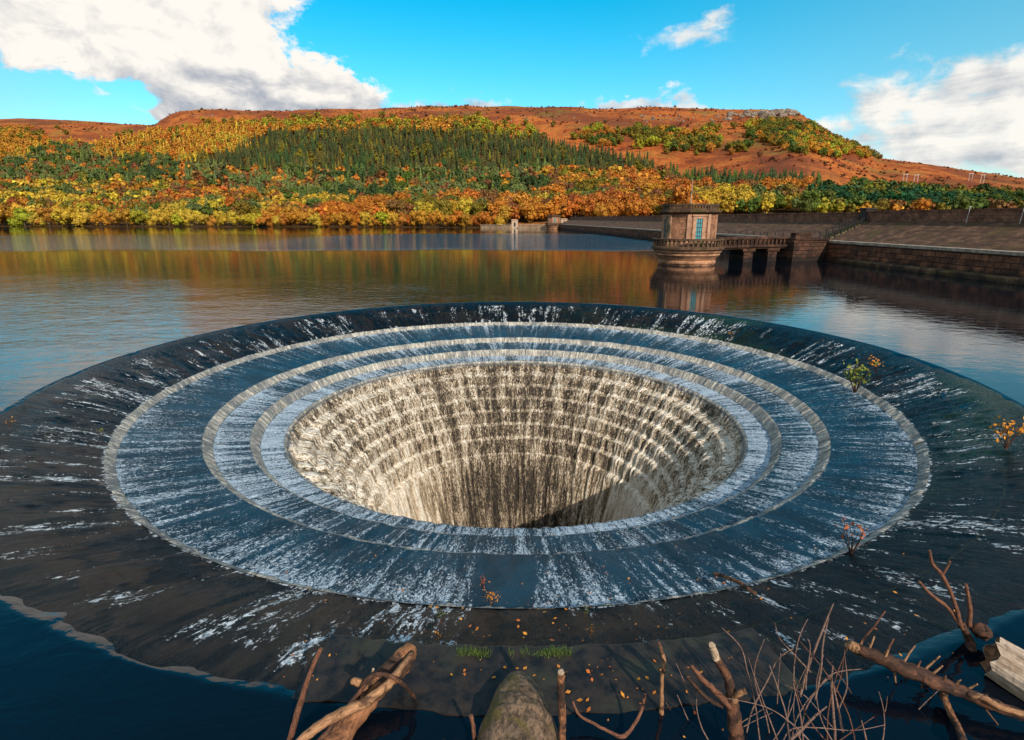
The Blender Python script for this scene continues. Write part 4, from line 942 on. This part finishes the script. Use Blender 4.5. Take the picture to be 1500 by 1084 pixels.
# power line poles on the right hillside
m_wood = mat_simple('weathered_pole_wood', (.45, .42, .40), (.62, .58, .54), 3, .8)
for k, (xx, yb, yt) in enumerate([(1325, 266, 256), (1341, 267, 257), (1421, 265, 255), (1438, 268, 257)]):
    X_, Y_ = on_hill(xx, yb); Z_ = float(t_height(np.array([X_]), np.array([Y_]))[0]); h_ = (yb - yt) * Y_ / 850 + 1.0
    o = empty('utility_pole', (X_, Y_, Z_ - .4)); tag(o, ['leftmost pale twin-leg power pole on the right hillside', 'second pale twin-leg power pole from the left on the right hillside', 'third pale twin-leg power pole from the left on the right hillside', 'rightmost pale twin-leg power pole on the right hillside'][k], 'utility pole', 'power poles on the right hillside')
    for s_ in (-1, 1):
        mb = MB(); mb.tube([(s_ * 1.5, 0, 0), (s_ * 1.4, 0, h_)], [.20, .15], 6); mb.build('leg', m_wood, o)
    mb = MB(); mb.box((-2.4, -.12, h_ - .75), (2.4, .12, h_ - .5)); mb.build('crossarm', m_wood, o)

# ------------------------------------------------------------------ the bank under and behind the viewer, with its trees
nb = 60; V = []; Fq = []
for i in range(nb):
    x = -70 + 140 * i / (nb - 1)
    for j in range(26):
        y = 3.1 - 60 * (j / 25)**1.5; e = max(0.0, x - 14) * .9; yb = y + min(e, 30) * .55
        zz = 3.0 * (j / 25)**.6 * 1.3 - 1.3 + .25 * math.sin(x * 1.7 + j) + (.3 * math.sin(x * .6))
        V.append((x, yb, min(zz, 2.4) if j < 25 else 2.5))
for i in range(nb - 1):
    for j in range(25): a = i*26 + j; Fq.append((a, a+1, a+27, a+26))
tag(mesh_obj('bank', V, Fq, mat_simple('leafy_bank', (.05, .032, .018), (.12, .075, .03), 2, .95)), kind='structure')

# ------------------------------------------------------------------ drift wood and twigs in front
def bark_mat(name, c1, c2, c3=None, scale=9, stretch=.14, rough=.8):
    m, t, b = material(name); v = t.vm('MULTIPLY', t.attr('grain')['Vector'], (1, 1, stretch)); o = obco(t)
    n = t.noise(v, scale * 4, 6, .68, .4); n2 = t.noise(o, scale, 6, .6, .5); f = t.m('ADD', t.m('MULTIPLY', n, .65), t.m('MULTIPLY', n2, .35))
    col = t.mix(t.ss(f, .38, .62), c1, c2)
    if c3: col = t.mix(t.ss(t.noise(o, scale * .45, 6, .65, .6), .50, .60), col, c3)
    col = t.mix(.6, col, t.mix(t.ss(t.noise(v, scale * 14, 4, .7), .3, .7), (.45, .45, .45), (1.5, 1.5, 1.5)), 'MULTIPLY')
    t.put(b.inputs['Base Color'], col); b.inputs['Roughness'].default_value = rough; b.inputs['Specular IOR Level'].default_value = .25
    t.put(b.inputs['Normal'], t.bump(f, 1.0, .014)); return m
m_redtwig = bark_mat('reddish_twig_bark', (.085, .034, .020), (.23, .10, .058), None, 30)
m_tan = bark_mat('tan_stripped_wood', (.20, .095, .045), (.42, .22, .11), (.09, .045, .026), 14)
m_log = bark_mat('brown_log_bark', (.11, .045, .022), (.36, .155, .070), (.045, .025, .018), 10)
m_cut = bark_mat('pale_cut_wood', (.30, .20, .13), (.52, .39, .27), None, 20)
m_darkbark = bark_mat('dark_wet_bark', (.022, .012, .009), (.075, .036, .022), (.13, .055, .03), 16)
m_grey = bark_mat('mossy_grey_log', (.055, .036, .022), (.25, .155, .095), (.12, .085, .028), 6, .6)
m_palebark = bark_mat('flaking_pale_bark', (.34, .22, .14), (.62, .46, .34), (.09, .045, .025), 5)
m_shrub = bark_mat('bare_shrub_bark', (.13, .070, .052), (.30, .18, .135), None, 40)
def twig_pts(pts): # (x, y, height) picture points at a height above the water, or (x, y, None, depth)
    return [at_z(p[0], p[1], p[2]) if len(p) == 3 else at_d(p[0], p[1], p[3]) for p in pts]
def px_r(px_, P): return px_ * (P.y * CT - (P.z - CAMZ) * ST) / F
def branch(name, pts, wpx, mat, parent=None, n=8, k=5, jit=.06, seed=0, world=None):
    P = world or twig_pts(pts); Q = resample(P, k); r = [px_r(a * .76, q) for a, q in zip(lerp_list(wpx, len(Q)), Q)]
    rr = random.Random(seed + 17); Q = [q + Vector((rr.uniform(-1, 1), rr.uniform(-1, 1), rr.uniform(-1, 1))) * r[i] * .15 for i, q in enumerate(Q)]
    mb = MB(); mb.tube(Q, r, n, jit, seed=seed); return mb.build(name, mat, parent, True), Q
def flat_log(name, pts, wpx, mat, parent, n=18, k=7, jit=.07, seed=0): return branch(name, pts, wpx, mat, parent, n, k, jit, seed)
# (a) driftwood at the left
dl = empty('driftwood_log', at_z(520, 1040, 0)); tag(dl, 'orange-brown driftwood log slanting up out of dark water at lower left', 'log')
def child_of(o, parent): o.parent = parent; o.matrix_parent_inverse = Matrix.Translation(parent.location).inverted(); return o
def sub(parent, *a, **k): o, q = branch(*a, **k); child_of(o, parent); return o
sub(dl, 'trunk', [(455, 1120, -.05), (490, 1084, .05), (530, 1035, .12), (560, 1000, .22), (585, 970, .28), (600, 952, .30)], [26, 25, 22, 21, 22, 14], m_log, n=18, jit=.05, seed=1)
sub(dl, 'side_branch', [(420, 1105, .10), (455, 1072, .2), (500, 1045, .28), (540, 1025, .34), (575, 995, .40), (604, 955, .38)], [6, 9, 10, 11, 9, 4], m_tan, seed=2)
sub(dl, 'root', [(520, 1030, .22), (538, 995, .42), (562, 988, .46), (585, 998, .40), (603, 1016, .12), (608, 1022, .0)], [5, 5, 4, 4, 4, 3], m_darkbark, seed=3)
sub(dl, 'root', [(470, 1084, .16), (505, 1040, .28), (530, 1010, .38), (545, 990, .45)], [5, 5, 4, 3], m_darkbark, seed=4)
sub(dl, 'stub', [(535, 1006, .3), (525, 1000, .36), (515, 998, .38)], [8, 8, 6], m_tan, seed=5)
sub(dl, 'stub', [(546, 990, .34), (546, 984, .42), (547, 980, .46)], [3, 3, 2], m_cut, seed=6)
def single(name, label, cat, pts, wpx, mat, n=8, seed=0, jit=.06, cut=None, k=5, group=None):
    P = twig_pts(pts); root = empty(name, P[0]); tag(root, label, cat, group); sub(root, 'stem', None, wpx, mat, n=n, seed=seed, jit=jit, world=P, k=k)
    if cut: 
        d_ = (P[-1] - P[-2]).normalized(); o, _ = branch('cut_end', None, [cut, cut * .93], m_cut, n=n, k=1, world=[P[-1] - d_ * .004, P[-1] + d_ * .012], jit=.05); child_of(o, root)
    return root
Yb = at_z(425, 1090, 0).y
single('twig', 'thin straight reddish twig leaning right out of dark water, left of the driftwood log', 'twig', [(422, 1095, 0, Yb), (440, 1030, 0, Yb + .03), (455, 985, 0, Yb + .06), (470, 950, 0, Yb + .1)], [6, 6, 5, 4], m_redtwig, seed=8)
# (b) mossy log pointing at the spillway
lg = empty('mossy_log', at_z(752, 1060, .0)); tag(lg, 'thick mossy grey log with rounded tip, bottom centre, pointing at the spillway', 'log')
gl = np.random.default_rng(3); V = []; nA, nL = 64, 110
for j in range(nL):
    f = j / (nL - 1); y = 4.24 - f * 2.1; R0 = .315 * min(1, (f / .30 + .015))**.54 * (1 + .10 * f)
    for i in range(nA):
        a = 2*math.pi*i/nA; V.append((a, y, R0))
V = np.array(V); nz = fbm2(np.cos(V[:, 0]) * 2.2 + 20, V[:, 1] * 4 + 10, 91, 5) - .5 + .6 * (fbm2(np.sin(V[:, 0]) * 3 + 60, V[:, 1] * 1.2 + 40, 92, 4) - .5)
ringg = np.exp(-((V[:, 1] - 3.80 + .10*np.cos(V[:, 0])) / .02)**2) * .05 + np.exp(-((V[:, 1] - 3.58 + .12*np.cos(V[:, 0] + .4)) / .018)**2) * .04
rad = V[:, 2] * (1 + .16 * nz - ringg); cx = .025 + .03 * np.sin(V[:, 1] * 2)
Vv = np.stack([cx + rad * np.cos(V[:, 0]), V[:, 1], .05 + rad * .95 * np.sin(V[:, 0])], 1)
Fq = [(j*nA + i, j*nA + (i+1) % nA, (j+1)*nA + (i+1) % nA, (j+1)*nA + i) for j in range(nL - 1) for i in range(nA)] + [tuple(range(nA))]
o = mesh_obj('trunk', Vv, Fq, m_grey, None, True); child_of(o, lg)
a_ = o.data.attributes.new('grain', 'FLOAT_VECTOR', 'POINT'); a_.data.foreach_set('vector', np.stack([rad*np.cos(V[:, 0]), rad*np.sin(V[:, 0]), V[:, 1]], -1).astype(np.float32).ravel())
Yb = at_z(822, 1100, 0).y
single('stake', 'upright reddish stake with flat top, just right of the mossy log', 'stake', [(824, 1110, 0, Yb - .05), (823, 1050, 0, Yb), (822, 1010, 0, Yb), (822, 986, 0, Yb)], [7, 7, 7, 7], m_log, 12, seed=9, cut=6.5, jit=.08)
Yb = at_z(694, 1095, 0).y
single('stake', 'short red stick at the bottom edge, just left of the mossy log', 'stake', [(697, 1110, 0, Yb), (694, 1070, 0, Yb), (690, 1048, 0, Yb)], [4, 4, 4], m_redtwig, seed=10)
single('twig', 'curved V-shaped red twig over dark water, right of the upright stake', 'twig', [(839, 1027, .20), (848, 1047, .12), (870, 1060, .08), (895, 1073, .05), (913, 1079, .05), (928, 1062, .10), (940, 1040, .2), (945, 1017, .32)], [2, 3, 3, 3, 4, 3, 3, 3], m_redtwig, seed=11)
Yb = at_z(968, 1045, 0).y
single('twig', 'crooked tan twig standing alone left of the sawn stub', 'twig', [(969, 1046, 0, Yb), (969, 1015, 0, Yb), (970, 990, 0, Yb), (973, 970, 0, Yb), (965, 940, 0, Yb)], [5, 4, 4, 4, 2], m_tan, seed=12)
# (c) sawn stub with a side branch
Yb = at_z(1075, 1110, 0).y
sb = empty('branched_stub', at_d(1082, 1110, Yb)); tag(sb, 'mossy forked stub with pale sawn top, left of the bare shrub', 'stump')
def subd(root, name, pts, wpx, mat, Y, seed, n=8, **k): return sub(root, name, None, wpx, mat, n=n, seed=seed, world=[at_d(x, y, Y + dy) for x, y, dy in pts], **k)
subd(sb, 'trunk', [(1085, 1130, 0), (1078, 1080, 0), (1074, 1040, .02), (1068, 1000, .05), (1058, 978, .06), (1050, 966, .06)], [15, 14, 12, 9, 8, 7], m_darkbark, Yb, 13, 12)
subd(sb, 'pale_top', [(1050, 966, .06), (1046, 955, .06), (1043, 945, .06)], [7, 7, 6], m_cut, Yb, 14, 10)
subd(sb, 'side_branch', [(1070, 1035, .02), (1045, 1010, .04), (1025, 990, .06), (1012, 974, .08)], [8, 6, 5, 3], m_redtwig, Yb, 15)
subd(sb, 'side_branch', [(1072, 1030, .02), (1082, 1016, -.02), (1093, 1012, -.04)], [7, 6, 6], m_tan, Yb, 16)
subd(sb, 'side_branch', [(1060, 1035, .05), (1035, 1022, .10), (1005, 990, .14)], [5, 4, 2], m_darkbark, Yb, 17)
# (d) bare shrub
sh_ = empty('bare_shrub', at_z(1150, 1110, 0)); tag(sh_, 'tangle of thin bare pinkish stems rising from the bottom right edge', 'shrub')
stems = [([(1116, 1115), (1106, 1030), (1095, 985), (1085, 948), (1058, 920)], 2.6), ([(1134, 1115), (1122, 1050), (1108, 1010), (1106, 975), (1120, 936)], 2.4), ([(1088, 1110), (1100, 1045), (1125, 995), (1140, 965), (1162, 950)], 3.2),
 ([(1160, 1110), (1152, 1050), (1140, 1010), (1127, 974)], 3.2), ([(1178, 1100), (1172, 1045), (1163, 1005), (1164, 996)], 2.6), ([(1172, 1020), (1183, 980), (1200, 935), (1212, 905), (1221, 884)], 4.2), ([(1194, 1025), (1202, 985), (1206, 940), (1214, 905)], 3.6),
 ([(1162, 1000), (1165, 960), (1172, 930), (1183, 907)], 2.4), ([(1188, 985), (1160, 955), (1142, 935), (1135, 912)], 2.0), ([(1165, 1110), (1180, 1040), (1205, 1000), (1225, 985), (1262, 980)], 2.8), ([(1225, 1110), (1222, 1060), (1218, 1010), (1220, 975)], 5.5),
 ([(1240, 1110), (1232, 1060), (1224, 1020), (1220, 1000)], 4.5), ([(1228, 1040), (1240, 1010), (1240, 985), (1237, 956)], 2.4), ([(1140, 1100), (1175, 1068), (1195, 1048), (1211, 1035)], 5.0), ([(1145, 1090), (1160, 1068), (1200, 1066), (1250, 1070), (1296, 1062)], 2.2),
 ([(1255, 1090), (1275, 1065), (1295, 1045), (1300, 1020)], 2.0), ([(1275, 1110), (1268, 1080), (1262, 1055)], 3.5), ([(1030, 1110), (1010, 1060), (992, 1018)], 2.6), ([(1190, 1090), (1160, 1060), (1120, 1035), (1060, 1022)], 2.2), ([(1250, 1100), (1215, 1060), (1180, 1020), (1150, 1003)], 1.8), ([(1180, 1010), (1182, 985), (1187, 950), (1183, 935)], 2.6)]
rt = random.Random(12)
for k, (pts, wd_) in enumerate(stems):
    Y0 = at_z(1140, 1110, 0).y + rt.uniform(-.25, .45)
    o = sub(sh_, 'stem', None, [wd_ * .60, wd_ * .5, wd_ * .42, wd_ * .22], m_shrub, n=7, seed=40 + k, world=[at_d(x, y, Y0 + .02 * i) for i, (x, y) in enumerate(pts)], jit=.06)
for k in range(20):
    Y0 = at_z(1140, 1110, 0).y + rt.uniform(-.2, .6); x0 = rt.uniform(1020, 1300); ln = rt.uniform(-90, 90); h0 = rt.uniform(930, 1050); bow = rt.uniform(-25, 25)
    sub(sh_, 'stem', None, [1.5, 1.2, .9, .5], m_shrub if k % 3 else m_redtwig, n=6, seed=240 + k, world=[at_d(x0 + ln * f + bow * math.sin(3.1 * f), 1110 + (h0 - 1110) * f, Y0 + .1 * f) for f in (0, .35, .7, 1)], jit=.06)
# (e) fallen spiky branch
fb = empty('spiky_branch', at_z(1380, 1000, 0)); tag(fb, 'long dark fallen branch bristling with broken twig stubs, lower right', 'branch')
main = [(1256, 950, .30), (1300, 968, .26), (1345, 988, .20), (1400, 1010, .16), (1450, 1030, .14), (1485, 1043, .12), (1540, 1058, .10)]
sub(fb, 'stem', main, [11, 13, 14, 13, 11, 9, 8], m_darkbark, n=12, jit=.08, seed=60)
sub(fb, 'cut_end', [(1242, 944, .31), (1250, 947, .305), (1258, 951, .30)], [8, 10, 10.5], m_tan, n=12, seed=61)
for k, (x0, y0, z0, pts) in enumerate([(1258, 950, .3, [(1266, 935, .36), (1280, 918, .5), (1297, 895, .66)]), (1270, 955, .3, [(1276, 945, .36), (1281, 932, .44)]), (1280, 962, .28, [(1276, 950, .3), (1272, 942, .36)]), (1290, 963, .28, [(1300, 952, .36), (1309, 936, .48)]), (1295, 968, .28, [(1302, 950, .38), (1304, 942, .42)]),
   (1322, 975, .24, [(1330, 960, .3), (1341, 945, .4)]), (1340, 985, .22, [(1345, 975, .28), (1349, 968, .33)]), (1350, 985, .22, [(1362, 974, .28), (1377, 961, .38)]), (1362, 990, .2, [(1370, 984, .25), (1381, 975, .32)]), (1382, 1000, .18, [(1385, 992, .25), (1385, 989, .27)]), (1398, 1005, .17, [(1404, 998, .24), (1408, 996, .26)]), (1415, 1012, .16, [(1424, 1006, .2), (1432, 1002, .25)]),
   (1405, 1003, .2, [(1425, 1020, .14), (1440, 1035, .08), (1462, 1062, 0)]), (1438, 1024, .15, [(1443, 1020, .2), (1446, 1018, .21)]), (1310, 975, .22, [(1311, 990, .12), (1312, 1000, .04)]), (1350, 992, .16, [(1351, 1000, .08), (1350, 1008, .02)]), (1365, 998, .15, [(1366, 1006, .08), (1368, 1012, .02)])]):
    sub(fb, 'twig_stub', [(x0, y0, z0)] + pts, [2.6, 2.0, 1.3], m_tan if k % 3 else m_redtwig, n=6, seed=70 + k)
sub(fb, 'side_branch', [(1382, 1012, .1), (1388, 1035, .05), (1400, 1058, .06), (1412, 1090, .1)], [6, 6, 7, 8], m_log, seed=90)
sub(fb, 'side_branch', [(1418, 1016, .18), (1440, 1022, .2), (1470, 1038, .16), (1520, 1050, .15)], [5, 6, 6, 6], m_tan, seed=91)
# (f) dead sapling by the right log
ds = empty('dead_sapling', at_z(1418, 928, .05)); tag(ds, 'dead sapling with three bare upright shoots and dark root knob beside the big pale log', 'sapling')
Y0 = at_z(1418, 935, .05).y
subd(ds, 'shoot', [(1408, 918, 0), (1397, 880, .02), (1382, 845, .04), (1366, 826, .05), (1362, 806, .05)], [4, 3.6, 3.4, 3, 2], m_redtwig, Y0, 100)
subd(ds, 'shoot', [(1380, 842, .04), (1386, 833, .03), (1392, 822, .02)], [2.4, 2.2, 1.8], m_redtwig, Y0, 101)
subd(ds, 'shoot', [(1410, 922, 0), (1388, 890, .05), (1365, 872, .08), (1346, 851, .1)], [4, 3.4, 3, 2.2], m_redtwig, Y0, 102)
subd(ds, 'shoot', [(1420, 918, 0), (1421, 890, 0), (1415, 856, .02)], [4, 3.8, 3], m_redtwig, Y0, 103)
subd(ds, 'root_knob', [(1426, 928, 0), (1434, 922, -.02), (1444, 926, -.04), (1440, 936, -.05)], [9, 13, 12, 7], m_darkbark, Y0, 104, 12)
subd(ds, 'stem', [(1408, 912, .02), (1418, 935, 0), (1424, 955, -.1), (1420, 975, -.2)], [5, 8, 9, 6], m_darkbark, Y0, 105, 10)
# (g) big pale log at the right edge
Y0 = at_z(1470, 990, .1).y
bl_ = empty('pale_log', at_z(1490, 990, 0)); tag(bl_, 'thick pale broken log with flaking bark cut off by the right edge', 'log')
W = [at_z(1450, 958, .13), at_z(1466, 972, .13), at_z(1490, 990, .13), at_z(1540, 1020, .12), at_z(1600, 1050, .1)]
g6 = random.Random(8); n6 = 22; ax = (W[-1] - W[0]).normalized(); sx_ = Vector((-ax.y, ax.x, 0)).normalized(); Rl = px_r(29, W[0]); prof6 = [1 + .10 * math.sin(2*q*.2856 + 1) + g6.uniform(-.09, .09) for q in range(n6)]
mb = MB(); L6 = (W[-1] - W[0]).length; nr = 26; vv = []
for j6 in range(nr):
    f = j6 / (nr - 1)
    for i6 in range(n6):
        a = 2*math.pi*i6/n6; rr6 = Rl * prof6[i6] * (1 + g6.uniform(-.008, .008)) * (1 + .12 * f); slant = (-.45 * math.cos(a) + .25 * math.sin(a)) * Rl * (1 - f) + (g6.uniform(-.2, .2) * Rl if j6 == 0 else 0)
        vv.append(W[0] + ax * (L6 * f + slant) + sx_ * (rr6 * math.cos(a)) + Vector((0, 0, rr6 * math.sin(a) * .92)))
ff = [(j6*n6 + i6, j6*n6 + (i6+1) % n6, (j6+1)*n6 + (i6+1) % n6, (j6+1)*n6 + i6) for j6 in range(nr - 1) for i6 in range(n6)]
o = mesh_obj('trunk', vv, ff, m_palebark); a_ = o.data.attributes.new('grain', 'FLOAT_VECTOR', 'POINT')
a_.data.foreach_set('vector', np.array([(Rl*math.cos(6.2832*i6/n6), Rl*math.sin(6.2832*i6/n6), L6*j6/nr) for j6 in range(nr) for i6 in range(n6)], np.float32).ravel()); child_of(o, bl_)
c6 = sum(vv[:n6], Vector()) / n6 + ax * .03; o = mesh_obj('broken_end', [v + ax * .003 for v in vv[:n6]] + [c6], [(i6, n6, (i6+1) % n6) for i6 in range(n6)], m_log); child_of(o, bl_)
# (h) stick caught on the first step
def on_apron(x, y, up=0.0):
    """point of the stone bellmouth seen at a picture point (near or side part of the outer apron)"""
    a, b_, c_ = ray(x, y); best = None
    for tq in np.linspace(.002, .06, 9000):
        X_, Y_, Z_ = a*tq, b_*tq, CAMZ + c_*tq; r_ = math.hypot(X_ - PC[0], Y_ - PC[1])
        if r_ > 12: zz = 0.0
        elif r_ > RA: zz = float(z_crest(np.array(r_)))
        else: zz = float(np.interp(-r_, [-q[0] for q in STEPS], [q[1] for q in STEPS]))
        if Z_ <= zz: return Vector((X_, Y_, zz + up))
    return Vector((X_, Y_, 0))
A_, B_ = on_apron(1046, 846, .06), on_apron(1106, 875, .05)
sk = empty('stick', A_); tag(sk, 'brown stick lying across the white edge of the first step, lower right', 'stick'); sub(sk, 'stem', None, [3.5, 4, 4], m_log, world=[A_, (A_ + B_) / 2 + Vector((0, 0, .05)), B_], n=8, seed=120)
# (i) saplings and weeds rooted in the spillway
m_leaf = {}
for nm, c1, c2 in [('orange', (.50, .16, .015), (.62, .28, .02)), ('green', (.10, .15, .02), (.20, .20, .03)), ('red', (.26, .05, .02), (.42, .11, .03)), ('grass', (.03, .06, .010), (.10, .14, .022))]: m_leaf[nm] = mat_simple(nm + '_leaves', c1, c2, 30, .7)
def sapling(x, y, hpx, wpx_, leaf, label, seed, nst=5, nl=46, cat='sapling', name='sapling', base=True):
    B0 = on_apron(x, y, 0); gg = np.random.default_rng(seed); sc = (B0.y * CT - (B0.z - CAMZ) * ST) / F; h_, w_ = hpx * sc, wpx_ * sc
    o = empty(name, B0); tag(o, label, cat); mb = MB(); lv = MB(); tips = []
    for k in range(nst):
        a = gg.uniform(0, 6.28); e = gg.uniform(.1, .5) * w_; tip = Vector((e*math.cos(a), e*math.sin(a), h_ * gg.uniform(.6, 1))); mid = tip * .5 + Vector((gg.normal(), gg.normal(), 0)) * w_ * .05
        mb.tube([(0, 0, -.05), mid, tip], [h_*.018, h_*.013, h_*.007], 5); tips += [(mid, tip)]
    mb.build('stem', m_darkbark, o)
    for k in range(nl):
        mid, tip = tips[k % nst]; f = gg.uniform(.1, 1.1); c = mid + (tip - mid) * f + Vector(gg.normal(size=3)) * w_ * .13; s_ = h_ * gg.uniform(.05, .10)
        u = Vector(gg.normal(size=3)).normalized(); v_ = u.cross(Vector(gg.normal(size=3))).normalized()
        lv.add([c - u*s_, c + v_*s_*.55, c + u*s_, c - v_*s_*.55], [(0, 1, 2, 3)])
    lv.build('leaves', m_leaf[leaf], o); return o
sapling(1284, 545, 26, 24, 'orange', 'small bright orange sapling on the right rim, beside a green bush', 1, 4, 40)
sapling(1252, 576, 44, 40, 'green', 'thin green bush growing on the edge of the first step at right', 2, 9, 110, 'bush', 'step_bush')
sapling(1474, 655, 44, 42, 'orange', 'orange-leaved sapling on the apron at the right edge of the photo', 3, 7, 70)
sapling(1247, 808, 48, 36, 'red', 'small red-stemmed sapling on the first step, lower right', 4, 6, 26)
sapling(1070, 494, 12, 12, 'orange', 'tiny orange plant on the far right rim above the first step', 5, 3, 18, 'plant', 'weed')
sapling(14, 626, 16, 14, 'orange', 'tiny orange plant on the apron at the left edge of the photo', 6, 3, 22, 'plant', 'weed')
sapling(151, 638, 14, 12, 'green', 'tiny green plant at the left end of the first step', 7, 3, 18, 'plant', 'weed')
sapling(722, 888, 24, 30, 'orange', 'orange weed on the first step edge, left of the dry strip', 8, 6, 60, 'plant', 'weed')
sapling(706, 862, 20, 16, 'red', 'rusty weed just above the orange weed, left of the dry strip', 9, 5, 36, 'plant', 'weed')
sapling(857, 905, 18, 16, 'grass', 'green tuft at the first step edge, right of the dry strip', 10, 6, 40, 'plant', 'weed')
sapling(864, 930, 16, 16, 'orange', 'yellowish tuft below the green tuft, right of the dry strip', 11, 5, 30, 'plant', 'weed')
sapling(646, 908, 16, 14, 'grass', 'small green tuft above the white trickle, left of the dry strip', 12, 5, 30, 'plant', 'weed')
sapling(640, 935, 14, 12, 'orange', 'small yellow tuft in the white trickle, left of the dry strip', 13, 4, 24, 'plant', 'weed')
# grass fringe on the sill
gg = np.random.default_rng(31); lv = MB()
for k in range(1500):
    x = gg.uniform(668, 838); cl = math.sin(x * .11) + math.sin(x * .047 + 1) + gg.normal() * .5
    if cl < -.3 or 752 < x < 762: continue
    B0 = on_apron(x, 958 + gg.normal() * 3.5, 0) if False else at_z(x, 958 + gg.normal() * 3.2, .015); h_ = gg.uniform(.015, .05) * (1.2 if x < 740 else 1); a = gg.uniform(0, 6.28); t_ = Vector((gg.normal() * .02, gg.normal() * .02 + .01, h_)); wv2 = Vector((math.cos(a), math.sin(a), 0)) * .004
    lv.add([B0 - wv2, B0 + wv2, B0 + t_], [(0, 1, 2)])
gr_ = lv.build('grass', m_leaf['grass'], None); tag(gr_, 'fringe of short green grass on the sill at the near rim', 'grass', kind='stuff')
# fallen leaves
gg = np.random.default_rng(32); lv = MB()
for k in range(210):
    if k < 110: x, y = gg.uniform(400, 1400), gg.uniform(800, 1000)
    elif k < 180: x, y = gg.normal(790, 90), gg.uniform(860, 1000)
    else: x, y = gg.uniform(820, 1060), gg.uniform(985, 1084)
    B0 = on_apron(x, y, .025); s_ = gg.choice([.007, .010, .016, .024]) * gg.uniform(.8, 1.2); a = gg.uniform(0, 6.28); u = Vector((math.cos(a), math.sin(a), gg.normal() * .3)) * s_; v_ = Vector((-math.sin(a), math.cos(a), gg.normal() * .3)) * s_ * .7
    lv.add([B0 - u, B0 + v_, B0 + u*1.1, B0 - v_], [(0, 1, 2, 3)])
lf = lv.build('fallen_leaves', mat_simple('fallen_leaf', (.42, .10, .015), (.60, .25, .03), 3, .7), None); tag(lf, 'orange fallen leaves strewn over the wet stone', 'leaves', kind='stuff')
